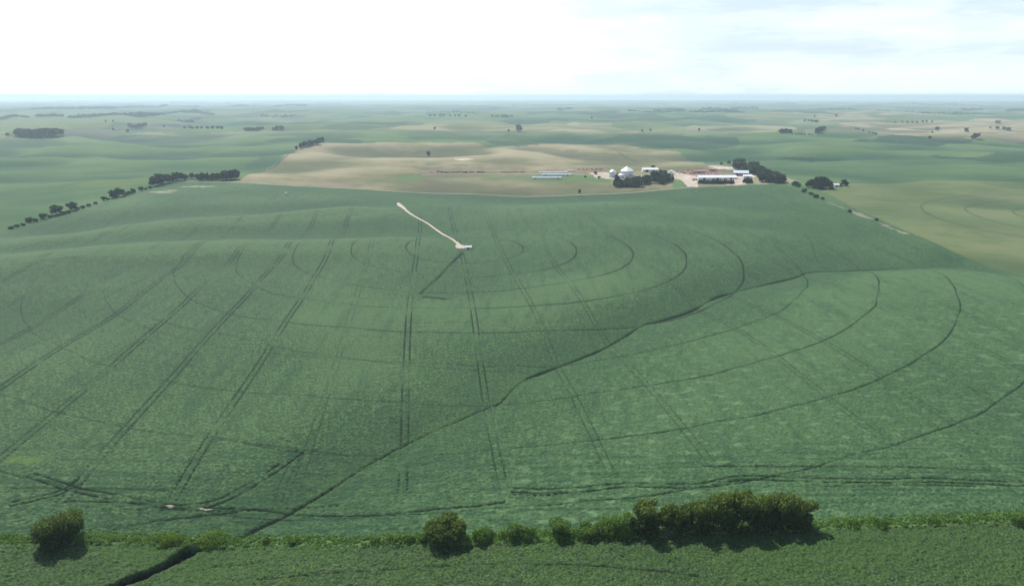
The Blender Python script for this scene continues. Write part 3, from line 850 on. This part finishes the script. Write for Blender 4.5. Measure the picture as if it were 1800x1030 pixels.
lt = [(52,391,9,1.4),(77,385,10,1.2),(100,377,17,1.2),(127,370,15,1.1),(183,353,8,1.2),(199,349,15,1),(210,346,16,1.1),(234,340,9,1),(248,336,8,1)]
ll = ['low wide tree on the left boundary nearest the left edge of the picture','small tree second along the left boundary from the left edge',
      'big dark tree with a long shadow on the left boundary','narrower greyish tree right of the big shadowed tree on the left boundary',
      'low bush just left of the pair of round trees on the left boundary','left one of two round dark trees halfway up the left boundary',
      'right one of two round dark trees halfway up the left boundary','small tree past the pair of round trees going up the left boundary','smallest tree before the far left corner grove']
for (px, py, h, w), l in zip(lt, ll): far_tree(px, py, h*.85, PT, l, group='trees along the left boundary', wide=w)
lb = [(20,404),(30,401),(40,398),(62,391),(88,384),(112,378),(120,376),(136,370),(146,367),(156,364),(168,360),(190,353),(220,345),(228,343),(256,335),(264,333)]
for i, (a, b) in enumerate(lb):
    far_tree(a, b-1, random.uniform(3,5.5), PT, 'low bush in the ragged line filling the gaps between the left boundary trees', 'bush', 'bushes along the left boundary', wide=1.7, name='bush')
for i, (px, py, h) in enumerate(((272,328,16),(279,326,18),(286,324,17),(294,322,14),(303,320,10),(311,318,14),(318,317,12),(327,316,9),(337,314,9),(347,314,8))):
    far_tree(px, py, h, PT, 'dark tree in the broken row at the far left corner of the field', group='trees of the far left corner row', wide=.95)
for i in range(12):
    px = 352 + i*5.4 + random.uniform(-1,1); far_tree(px, 318-(i*.15)+random.uniform(-2,1), random.uniform(9,13) + (4 if i > 7 else 0), PT, 'dark tree in the dense grove right of the far left corner', group='trees of the far left grove', wide=1.0)
# plantation block above
for i in range(10):
    t = i/9.; far_tree(531+34*t+random.uniform(-2,2), 262-10*t+random.uniform(-2,1), random.uniform(7,10), PT, 'dark tree in the slanting block of trees at the corner of the brown pasture', group='trees of the slanting block', wide=1.1)
far_tree(521,263,6,PT,'lone small tree just left of the slanting block of trees')
far_tree(753,275,9,PT,'lone dark tree in the middle of the brown pasture', wide=.7)
far_tree(764,228,4,PO,'small lone tree on the far pale strip left of centre')
far_tree(912,232,11,PO,'tall lone tree on the far pale strip near the centre', wide=.9)
far_tree(894,232,4,PO,'tiny tree just left of the tall tree on the far pale strip')
far_tree(1148,297,6,PT,'lone small tree behind the grove and the white roof of the farmstead')
far_tree(1019,340,7,PT,'small bush by the road in front of the three long low sheds', 'bush', wide=.7)
far_tree(1053,314,4,PT,'low dark bush on the yard edge left of the grain bins', 'bush', wide=1.4)
far_tree(1047,307,5,PO,'brownish bush behind the low dark bush left of the grain bins', 'bush', wide=1.1)
far_tree(1029,312,3,PT,'tiny dark bush further left of the grain bins', 'bush', wide=1.6)
# grove in front of the grain bins
far_tree(1084,326,22,PC,'tall pointed cedar at the left end of the grove before the grain bins', 'tree', wide=1.2)
far_tree(1092,329,12,PC,'short cedar right of the tall pointed cedar', 'tree', wide=1.3)
for i in range(40):
    t = random.random(); px = 1082 + 92*t; up = random.random()
    py = 331 - 5.5*t - up*(4+12*t)
    far_tree(px, py, random.uniform(9,14)*(1 if t > .2 else .75), PO if random.random() < .5 else PT, 'tree in the dark grove right of and before the grain bins', group='trees of the farmstead grove', wide=1.15)
for i in range(9):
    far_tree(1150+random.uniform(0,26), 322-random.uniform(0,10), random.uniform(11,15), PT, 'darker taller tree at the right end of the farmstead grove', group='dark trees at the right of the farmstead grove')
far_tree(1182,317,10,PC,'dark cedar before the small white house', wide=1.1)
# hedge of cedars before the long white shed
for i in range(17):
    far_tree(1229+i*3.7, 323.5-random.uniform(0,.6), random.uniform(7,9.5), PC, 'dark cedar in the clipped-looking row before the long white shed', group='cedars before the long white shed', wide=1.25)
for i in range(5):
    far_tree(1308+i*3.2, 323-random.uniform(0,2), random.uniform(8,11), PC, 'dark cedar in the short row before the reddish barn', group='cedars before the reddish barn', wide=1.25)
# the grove right of the farm
for i in range(52):
    t = random.random(); px = 1292+82*t + random.uniform(-3,3)
    lo = 296+26*t if t > .3 else 296+t*30; py = lo + random.uniform(-6,2) + (3 if t > .6 else 0)
    if py > 322: py = 322
    far_tree(px, py, random.uniform(9,14), PO, 'olive tree in the wide grove behind the reddish barn', group='trees of the wide grove', wide=1.35)
for i in range(12):
    far_tree(1352+random.uniform(-14,22), 320+random.uniform(-4,2), random.uniform(9,13), PT, 'dark tree on the near side of the wide grove, at the field corner', group='dark trees by the field corner')
far_tree(1268,290,4,PT,'left of two small dark trees behind the farmyard'); far_tree(1281,289,6,PT,'right and larger of two small dark trees behind the farmyard')
# right of the corner
for i, (dx, dy, h) in enumerate(((0,0,15),(9,2,20),(18,1,19),(26,4,16),(-8,-1,9),(33,6,9),(14,6,12))):
    far_tree(1427+dx, 330+dy*.5, h*.95, PT, 'dark tree in the round clump by the crossroads beyond the right corner', group='trees of the crossroads clump')
far_tree(1484,327,10,PT,'small dark tree right of the little white shed at the crossroads', wide=1.1)
far_tree(1478,328,5,PT,'low bush between the little white shed and the small dark tree', 'bush', wide=1.3)
for i, (a, b, h) in enumerate(((1403,329,6),(1414,338,6),(1425,343,5),(1434,348,6),(1446,351,4),(1493,374,5),(1541,388,4),(1398,327,8))):
    far_tree(a, b, h, PT, ['low bush beside the corner grove on the right boundary','low bush second down the right boundary','low bush third down the right boundary','dark bush on the inner side of the right boundary',
             'tiny bush just after the dark one on the right boundary','small bush in the pale grass of the right boundary','lowest small bush in the pale grass of the right boundary','bush closest to the field corner on the right'][i], 'bush', 'bushes along the right boundary', wide=1.5)
# mid-distance clusters
def row(x0, x1, y0, y1, n, h, label, group, protos=PT, wide=1.2, dy=1.):
    for i in range(n):
        t = (i+random.uniform(.2,.8))/n
        far_tree(x0+(x1-x0)*t, y0+(y1-y0)*t+random.uniform(-dy,0), h*random.uniform(.75,1.15), protos, label, group=group, wide=wide)
row(31,104,243,243,14,11,'bluish dark tree in the wide clump near the left edge in the distance','trees of the distant left clump', dy=4, wide=1.5)
far_tree(14,240,5,PT,'small distant tree left of the wide distant clump')
row(430,463,231,231,7,6,'tree in the left one of two small distant groves','trees of the first distant grove',dy=2)
row(481,498,231,231,5,7,'tree in the right one of two small distant groves','trees of the second distant grove',dy=2)
row(320,392,227,228,9,4.5,'tree in the thin distant row left of the two small groves','trees of the thin distant row')
row(226,258,226,225,7,6,'tree in the distant farmstead grove on the pale green slope','trees of the distant pale-slope farmstead',dy=3)
for a, b, h, l in ((199,229,3.5,'tiny lone tree on the distant pale green slope, left one'),(224,233,4.5,'tiny lone tree on the distant pale green slope, lowest one'),(199,215,3,'tiny lone tree on the distant pale green slope, upper right one'),
    (186,215,2.5,'tiny lone tree on the distant pale green slope, upper left one'),(288,224,3,'tiny lone tree between the distant farmstead and the thin row')): far_tree(a, b, h, PT, l)
row(750,822,206,206,8,4,'tiny tree in the broken far row above the pale strip','trees of the broken far row')
row(864,902,207,207,8,4.5,'tiny tree in the solid far row right of the broken one','trees of the solid far row')
row(1370,1390,235,234,6,6,'tree in the small distant cluster left of the tall pair','trees of the left distant cluster',dy=1.5)
row(1434,1448,236,229,6,8,'tall tree of the distant cluster where the tan pasture begins','trees of the tall distant cluster',dy=2)
row(1412,1440,214,216,5,3.5,'tiny tree of the thin dark row above the tall cluster','trees of the upper thin row')
row(1390,1430,237,238,7,2.5,'tiny bush of the low line between the two clusters','bushes of the low line')
row(1500,1545,227,239,6,3,'tiny tree on the rim of the tan pasture','trees on the rim of the tan pasture')
row(1570,1645,217,216,8,2.8,'tiny tree on the skyline edge of the tan pasture','trees on the upper edge of the tan pasture')
for a, b, h, w, l in ((1715,244,8,1.4,'rounded dark tree at the foot of the tan pasture near the right edge'),(1634,244,4,1.2,'small dark tree at the foot of the tan pasture, middle'),
    (1698,232,6,1,'lone tree standing in the tan pasture'),(1647,230,6,1,'thin-crowned tree left of the lone one in the tan pasture'),(1638,234,3,1,'tiny bush below the thin-crowned tree in the tan pasture'),
    (1754,217,4,1.8,'flat dark tree on top of the tan pasture near the right edge'),(1753,227,4,1.2,'small tree left of the group in the tan pasture'),(1741,226,2.5,1.2,'tiniest tree left of the group in the tan pasture'),
    (1765,228,4,1.5,'left tree of the group in the tan pasture by the right edge'),(1773,229,4,1.5,'right tree of the group in the tan pasture by the right edge'),
    (1129,232,3.5,1,'left of two tiny trees at the tip of the far pale strip'),(1143,231,4,1,'right of two tiny trees at the tip of the far pale strip'),(1229,230,4,1,'lone tiny tree in the far green valley right of centre'),
    (1040,209,3,1.2,'tiny tree on the far green plain above the pale strip'),(1432,206,3,1.2,'tiny tree alone far beyond the tall distant cluster'),(1470,205,3,1.4,'tiny round tree alone on the far plain at the right')):
    far_tree(a, b, h, PT, l, wide=w)

# far-off woods that read as one mass
def woods():
    Vs = []; Qs = []; rn = []; off = 0; g_ = np.random.default_rng(77)
    spans = [(133,273,205,204,5),(273,372,200,199,3.5),(13,37,206,206,4),(84,101,205,205,4),(60,200,192,191,3),(200,345,190,188,3),(372,440,187,187,2.5),(450,540,187,187,2.5),
             (100,180,180,179,2),(300,420,182,181,2),(560,700,180,180,1.6),(300,345,215,214,2.5),(1100,1300,198,197,2.5),(1150,1200,195,194,3),(1230,1300,193,194,3),(980,1005,193,193,2.5),
             (1690,1725,195,194,2.5),(1770,1800,195,195,2.5),(1440,1560,193,192,1.8),(1250,1330,190,190,2),(1500,1700,184,184,1.5),(1560,1790,200,200,1.5),(740,840,199,198,1.2),(900,1060,186,185,1.4),(1150,1400,183,183,1.2),(450,520,205,204,1.5)]
    for x0, x1, y0, y1, hp in spans:
        n = int(abs(x1-x0)*1.1)+2
        xs = x0+(x1-x0)*g_.random(n); ys = y0+(y1-y0)*((xs-x0)/(x1-x0))
        P = hit(xs, ys)
        keep = g_.random(n) > .12
        # one distance for a stand, so that it does not scatter over hill after hill
        dd = np.hypot(P[:,0], P[:,1]); md = np.median(dd)
        for i in range(n):
            if not keep[i]: continue
            k = md/dd[i]; x, y = P[i,0]*k, P[i,1]*k + g_.normal()*40
            z = height(np.array([x]), np.array([y]))[0]; s = hp*md/F*(.6+.6*g_.random())
            V, Q, a, b = leaf_cloud([(0,0,s*.5),(s*.5,0,s*.35),(-s*.55,0,s*.35)], [s*.5,s*.42,s*.4], 70, s*.16, int(g_.integers(1e9)), .9, .5)
            Vs.append(V*np.array([1.4,1,1])+np.array([x,y,z])); Qs.append(Q+off); rn.append(a); off += len(V)
    me = mesh_np('woods', np.concatenate(Vs), np.concatenate(Qs), M['leaf_far'], False, {'rnd': np.concatenate(rn)})
    return obj('woods', me)
tag(woods(), 'far-off woods and shelterbelts fading blue near the horizon', 'woods', kind='stuff')

# ------------------------------------------------------------------ farmstead
def root_at(name, px, py, rz, label, cat, group=None):
    p = hit([px], [py])[0]
    o = bpy.data.objects.new(name, None); link(o); o.location = (p[0], p[1], p[2]-.1); o.rotation_euler = (0,0,rz)
    tag(o, label, cat, group); return o

def grain_bin(px, py, rad, wall_h, roof_h, label):
    t = root_at('grain_bin', px, py, .4, label, 'grain bin', 'grain bins of the farmstead')
    b = MB(); b.lathe([(rad*1.03,0),(rad*1.03,.35)], 36); b.build('foundation', M['gravel'], t)
    b = MB(); prof = []; z = .35
    while z < wall_h: prof += [(rad, z), (rad-.06, z+.45)]; z += .9
    prof.append((rad, wall_h)); b.lathe(prof, 36); b.build('wall', M['bin_metal'], t, True)
    b = MB(); b.lathe([(rad*1.04, wall_h-.02),(rad*1.04, wall_h+.15),(rad*.55, wall_h+roof_h*.55),(rad*.12, wall_h+roof_h*.97)], 36)
    rf = b.build('roof', M['bin_roof'], t)
    for i in range(24):
        a = 2*math.pi*i/24; r_ = MB()
    b = MB()
    for i in range(24):
        a = 2*math.pi*i/24
        b.tube((rad*math.cos(a), rad*math.sin(a), wall_h+.25), (rad*.14*math.cos(a), rad*.14*math.sin(a), wall_h+roof_h*.98), .07, .05, 4)
    b.build('roof_rib', M['bin_roof'], rf)
    b = MB(); b.lathe([(rad*.13, wall_h+roof_h*.95),(rad*.13, wall_h+roof_h+.7),(rad*.09, wall_h+roof_h+.9)], 16); b.build('cap', M['steel'], rf)
    b = MB()
    for s in (-.25,.25): b.box(-rad-.35,-rad-.28,s-.03,s+.03,.4,wall_h+.6)
    z = .7
    while z < wall_h+.5: b.box(-rad-.34,-rad-.30,-.22,.22,z,z+.05); z += .35
    b.build('ladder', M['steel'], t)
    b = MB(); b.box(-.9,.9,-rad-.12,-rad+.15,.5,2.5); b.build('door', M['steel'], t)
    return t
grain_bin(1076.5,311.5,5.2,9.0,3.6,'tall narrow galvanised grain bin, leftmost of the three')
grain_bin(1102,309,10.2,8.0,6.8,'largest white grain bin with a broad conical roof, right of the others')
grain_bin(1092,313,4.6,5.0,2.4,'low squat grain bin before the largest one')

def shed(name, px, py, L, W, hw, hr, rz, roofm, wallm, label, cat, doors=(), wins=(), group=None, vents=0, open_front=False):
    t = root_at(name, px, py, rz, label, cat, group)
    b = MB()
    b.box(-L/2,L/2,-W/2,W/2,-.6,hw); b.gable_prism(-L/2,L/2,-W/2,W/2,hw,hw+hr)
    b.build('wall', wallm, t)
    b = MB(); b.roof(-L/2-.6,L/2+.6,-W/2-.6,W/2+.6,hw-.6*hr/(W/2)+.06,hw+hr+.06,.18); rf = b.build('roof', roofm, t)
    b = MB(); b.box(-L/2-.6,L/2+.6,-.25,.25,hw+hr+.16,hw+hr+.34); b.build('ridge_cap', M['steel'], rf)
    for i in range(vents):
        x = -L/2 + L*(i+.5)/vents; b = MB(); b.tube((x,0,hw+hr+.1),(x,0,hw+hr+1.1),.4,.4,10); b.tube((x,0,hw+hr+1.1),(x,0,hw+hr+1.4),.6,.1,10); b.build('vent', M['steel'], rf)
    for x, w, h in doors:
        b = MB(); b.box(x-w/2,x+w/2,-W/2-.08,-W/2+.05,-.3,h); d = b.build('door', M['opening'], t)
        b = MB(); b.box(x-w/2-.15,x-w/2,-W/2-.12,-W/2+.02,-.3,h+.15); b.box(x+w/2,x+w/2+.15,-W/2-.12,-W/2+.02,-.3,h+.15); b.box(x-w/2,x+w/2,-W/2-.12,-W/2+.02,h,h+.15); b.build('frame', M['white_wall'], d)
    for x, z, w, h in wins:
        b = MB(); b.box(x-w/2,x+w/2,-W/2-.06,-W/2+.05,z,z+h); d = b.build('window', M['glass'], t)
        b = MB(); b.box(x-w/2-.08,x+w/2+.08,-W/2-.1,-W/2+.02,z-.08,z); b.box(x-w/2-.08,x+w/2+.08,-W/2-.1,-W/2+.02,z+h,z+h+.08); b.build('sill', M['white_wall'], d)
    return t
shed('long_shed',1259,315.5,58,15,3.6,2.8,.02,M['white_roof'],M['white_wall'],'long white-roofed shed behind the row of dark cedars','shed',[(-20,4,3),(0,4,3),(20,4,3)],vents=5)
shed('barn',1302,309,22,14,5.0,3.2,-.25,M['blue_roof'],M['red_wall'],'reddish walled barn with a pale blue-white roof before the wide grove','barn',[(-6,4,4),(5,4,4)],[(0,2,1.2,1)])
shed('lean_shed',1314,313,13,9,3.2,1.6,-.25,M['white_roof'],M['white_wall'],'small white shed attached low at the right of the reddish barn','shed',[(0,3,2.6)])
shed('low_shed',961,314.5,46,8,2.2,1.6,.0,M['mint_roof'],M['white_wall'],'nearest and leftmost of the three long low pale-roofed sheds','shed',[(-18,2,1.8),(18,2,1.8)],group='long low sheds',vents=4)
shed('low_shed',978,309,48,8,2.2,1.6,.0,M['mint_roof'],M['white_wall'],'middle one of the three long low pale-roofed sheds, mint coloured','shed',[(-18,2,1.8),(18,2,1.8)],group='long low sheds',vents=4)
shed('low_shed',972,305,46,7,2.0,1.4,.0,M['mint_roof'],M['white_wall'],'farthest of the three long low pale-roofed sheds','shed',[(-18,2,1.8),(18,2,1.8)],group='long low sheds',vents=4)
shed('machine_shed',1142,302,26,12,4.2,2.4,.05,M['white_roof'],M['white_wall'],'white-roofed shed half hidden behind the farmstead grove','shed',[(-6,5,3.6)])
shed('house',1179,307.5,11,9,4.6,2.8,1.3,M['white_roof'],M['white_wall'],'small white farmhouse at the right end of the dark grove','house',[(0,1.2,2.1)],[(-3,1.2,1.2,1.3),(3,1.2,1.2,1.3)])
shed('small_shed',1468,328,9,6,2.6,1.5,.3,M['white_roof'],M['white_wall'],'little white shed between the round clump and the small tree at the crossroads','shed',[(0,2.4,2.1)])
shed('shade_roof',1228,304,20,7,2.6,1.2,.1,M['red_wall'],M['red_wall'],'low dull red cattle shelter in the pens behind the yard','shelter',[(0,8,2)])
shed('shade_roof',1252,300.5,12,6,2.6,1.2,-.1,M['red_wall'],M['red_wall'],'smaller dull red shelter at the back of the pens','shelter',[(0,5,2)])
shed('pump_shed',823,437.5,4.6,3.0,2.0,.8,.15,M['white_roof'],M['white_wall'],'small white pump shed at the end of the pale field path','shed',[(0,1.2,1.7)])

# the white tank at the far edge of the field
t = root_at('water_tank', 503, 342, 0, 'small white tank standing near the far edge of the field', 'tank')
b = MB(); b.lathe([(1.5,0),(1.5,2.2),(.8,2.8),(.3,2.9)], 20); b.build('tank_body', M['white_wall'], t, True)
b = MB(); b.lathe([(.32,2.88),(.32,3.05)], 12); b.build('lid', M['steel'], t)

# utility poles by the road
for a, b_, l in ((795,331,'lone wooden utility pole in the brown pasture beyond the field'),):
    t = root_at('utility_pole', a, b_, .2, l, 'utility pole')
    b = MB(); b.tube((0,0,-.5),(0,0,10.5),.17,.11,8); b.build('pole', M['wood'], t)
    b = MB(); b.box(-1.2,1.2,-.14,-.02,9.6,9.75); c = b.build('crossarm', M['wood'], t)
    for x in (-1.05,-.5,.5,1.05):
        b = MB(); b.tube((x,-.08,9.75),(x,-.08,9.95),.05,.04,6); b.build('insulator', M['steel'], c)

# parked machines in the yard
def truck(px, py, rz, col, label):
    t = root_at('farm_truck', px, py, rz, label, 'truck')
    mt = mat_plain('truck paint', col, .4, .5, .05)
    b = MB(); b.box(-4.2,1.4,-1.2,1.2,1.0,2.9); b.build('box_body', mt, t)
    b = MB(); b.add([(1.6,-1.1,.7),(4.0,-1.1,.7),(4.0,1.1,.7),(1.6,1.1,.7),(1.6,-1.1,2.7),(2.9,-1.05,2.7),(2.9,1.05,2.7),(1.6,1.1,2.7),(3.3,-1.1,1.8),(4.0,-1.1,1.6),(4.0,1.1,1.6),(3.3,1.1,1.8)],
        [(3,2,1,0),(0,1,9,8,5,4),(7,6,11,10,2,3),(4,5,6,7),(5,8,11,6),(8,9,10,11),(9,1,2,10),(0,4,7,3)]); b.build('cab', mt, t)
    for x in (-3.2,-2.0,3.0):
        for y in (-1,1):
            b = MB(); b.tube((x,y*1.2,.5),(x,y*.85,.5),.5,.5,14); w = b.build('wheel', M['tyre'], t)
truck(1222,317.5,.2,(.40,.25,.22),'reddish farm truck parked on the pale yard left of the long white shed')

# covered feed pile
t = root_at('feed_pile', 1003, 301.5, .05, 'pale covered feed pile behind the three long low sheds', 'feed pile')
b = MB(); n = 24; rings = [(1,0),(.93,.9),(.7,2.1),(.38,2.9),(.1,3.1)]
vs = [(11*k*math.cos(i*6.2832/n)*(1+.05*math.sin(3*i)), 5.5*k*math.sin(i*6.2832/n)*(1+.06*math.cos(2*i)), z-.2) for k, z in rings for i in range(n)]
b.add(vs, [(k*n+i, k*n+(i+1) % n, (k+1)*n+(i+1) % n, (k+1)*n+i) for k in range(4) for i in range(n)] + [tuple(range(4*n, 5*n))]); b.build('cover', M['sand'], t, True)

# pen fences
def fence(pts, label):
    P = [np.array(p) for p in hits(pts)]
    root = bpy.data.objects.new('pen_fence', None); link(root); z0 = height(np.array([P[0][0]]), np.array([P[0][1]]))[0]; root.location = (P[0][0], P[0][1], z0)
    tag(root, label, 'fence'); rails = MB(); k = 0
    def loc(q): return (q[0]-P[0][0], q[1]-P[0][1], height(np.array([q[0]]), np.array([q[1]]))[0]-z0)
    for a, c in zip(P[:-1], P[1:]):
        n = max(1, int(np.linalg.norm(c-a)/6.))
        for i in range(n):
            q0 = loc(a+(c-a)*i/n); q1 = loc(a+(c-a)*(i+1)/n)
            for h in (.5,.95,1.4): rails.tube((q0[0],q0[1],q0[2]+h),(q1[0],q1[1],q1[2]+h),.06,.06,4)
            if k < 90:
                pb = MB(); pb.tube((q0[0],q0[1],q0[2]-.3),(q0[0],q0[1],q0[2]+1.6),.12,.12,5); pb.build('post', M['wood'], root); k += 1
    rails.build('rail', M['wood'], root)
fence([(1186,306),(1200,301),(1240,297),(1262,302)], 'wooden pen fence round the cattle pens behind the pale yard')
fence([(746,306),(850,304.5),(930,304)], 'long wooden fence along the dark cattle lot left of the three low sheds')

# cattle: a herd that reads as one dark speckled mass
def cattle():
    mb = MB(); g_ = random.Random(9)
    spots = []
    for _ in range(120): spots.append((g_.uniform(768,852), 303.2 + g_.gauss(0,.5)))
    for _ in range(45): spots.append((g_.uniform(880,925), 303.4 + g_.gauss(0,.35)))
    for _ in range(45): spots.append((g_.uniform(1188,1262), g_.uniform(300,307)))
    for _ in range(30): spots.append((g_.uniform(1015,1062), g_.uniform(298,300)))
    P = hit(*zip(*spots))
    for x, y, z in P:
        a = g_.uniform(0, 6.28); c, s = math.cos(a), math.sin(a)
        def R(px, py, pz): return (x+px*c-py*s, y+px*s+py*c, z+pz)
        prof = [(-.95,.28,.62,1.30),(-.5,.36,.58,1.40),(.2,.38,.56,1.38),(.75,.30,.66,1.42),(1.05,.16,.95,1.40),(1.35,.13,1.05,1.45),(1.62,.08,.98,1.18)]
        vs = []; n = 6
        for px, w, z0, z1 in prof:
            for i in range(n):
                t = 6.2832*i/n; vs.append(R(px, w*math.cos(t), (z0+z1)/2+(z1-z0)/2*math.sin(t)))
        fs = [(k*n+i, k*n+(i+1) % n, (k+1)*n+(i+1) % n, (k+1)*n+i) for k in range(len(prof)-1) for i in range(n)] + [tuple(range(n)), tuple(range((len(prof)-1)*n, len(prof)*n))]
        mb.add(vs, fs)
        for lx in (-.75,.7):
            for ly in (-.2,.2): mb.tube(R(lx,ly,.8), R(lx,ly,0), .11, .06, 4)
    return mb.build('cattle_herd', M['hide'])
tag(cattle(), 'herd of dark cattle crowded in the feedlot pens of the farmstead', 'cattle', kind='stuff')

# ------------------------------------------------------------------ haze
b = MB(); b.box(-48000,48000,-2000,48000,-460,H+16)
m, nt = new_mat('haze'); pv = nd(nt, 'ShaderNodeVolumePrincipled'); out = nd(nt, 'ShaderNodeOutputMaterial')
pv.inputs['Color'].default_value = (.72,.88,1.0,1); pv.inputs['Density'].default_value = 0.95e-4; pv.inputs['Anisotropy'].default_value = .3
nt.links.new(pv.outputs[0], out.inputs['Volume'])
hz = b.build('haze', m); tag(hz, 'pale bluish haze filling the air towards the horizon', 'haze', kind='stuff')

# ------------------------------------------------------------------ sky, sun, camera
EL, AZ = math.radians(52), math.radians(-32)      # sun ahead and to the left
W = bpy.data.worlds.new('World'); S.world = W; W.use_nodes = True; nt = W.node_tree; nt.nodes.clear()
sky = nd(nt, 'ShaderNodeTexSky', sky_type='NISHITA'); sky.sun_disc = False; sky.sun_elevation = EL; sky.sun_rotation = AZ; sky.altitude = 500; sky.air_density = 1.; sky.dust_density = 1.2; sky.ozone_density = 1.
tc = nd(nt, 'ShaderNodeTexCoord').outputs['Generated']
n1 = noise(nt, mapping(nt, tc, (1.3,1.3,9.)), 2.6, 6, .58)
n2 = noise(nt, mapping(nt, tc, (1.,1.,5.)), 9., 5, .6)
cl = rampf(nt, math_(nt, 'ADD', math_(nt, 'MULTIPLY', n1, .75), math_(nt, 'MULTIPLY', n2, .25)), .40, .60)
dt = nd(nt, 'ShaderNodeVectorMath', operation='DOT_PRODUCT'); nt.links.new(tc, dt.inputs[0]); dt.inputs[1].default_value = (math.sin(AZ), math.cos(AZ), .1)
glow = rampf(nt, dt.outputs['Value'], .62, 1.0)
sp = nd(nt, 'ShaderNodeSeparateXYZ'); nt.links.new(tc, sp.inputs[0])
low = rampf(nt, sp.outputs[2], .42, .14)          # the milky cloud deck lies low towards the horizon
cc = mixc(nt, math_(nt, 'ADD', math_(nt, 'MULTIPLY', cl, .55), math_(nt, 'MULTIPLY', glow, .75), clamp=True), (5.9,7.0,8.0), (9.0,10.2,10.4))
col = mixc(nt, math_(nt, 'MULTIPLY', math_(nt, 'MULTIPLY_ADD', cl, .12, .84), low), sky.outputs[0], cc)
bg = nd(nt, 'ShaderNodeBackground'); bg.inputs['Strength'].default_value = .10; nt.links.new(col, bg.inputs['Color'])
out = nd(nt, 'ShaderNodeOutputWorld'); nt.links.new(bg.outputs[0], out.inputs['Surface'])

sd = bpy.data.lights.new('sun', 'SUN'); sd.energy = 4.6; sd.angle = math.radians(.5); sd.color = (1,.96,.90)
so = bpy.data.objects.new('sun', sd); link(so)
from mathutils import Vector
d = Vector((math.sin(AZ)*math.cos(EL), math.cos(AZ)*math.cos(EL), math.sin(EL)))
so.rotation_euler = d.to_track_quat('Z', 'Y').to_euler(); so.location = (0, 0, 300)

cd = bpy.data.cameras.new('camera'); cam = bpy.data.objects.new('camera', cd); link(cam)
cd.sensor_width = 36; cd.lens = 36*F/1800; cd.clip_start = 1; cd.clip_end = 120000
cam.location = (0,0,H); cam.rotation_euler = (math.radians(90)-PITCH, 0, 0); S.camera = cam
S.view_settings.view_transform = 'Standard'; S.view_settings.look = 'None'; S.view_settings.gamma = 1; S.view_settings.use_curve_mapping = False
S.view_settings.exposure = 0.38
S.cycles.volume_bounces = 2
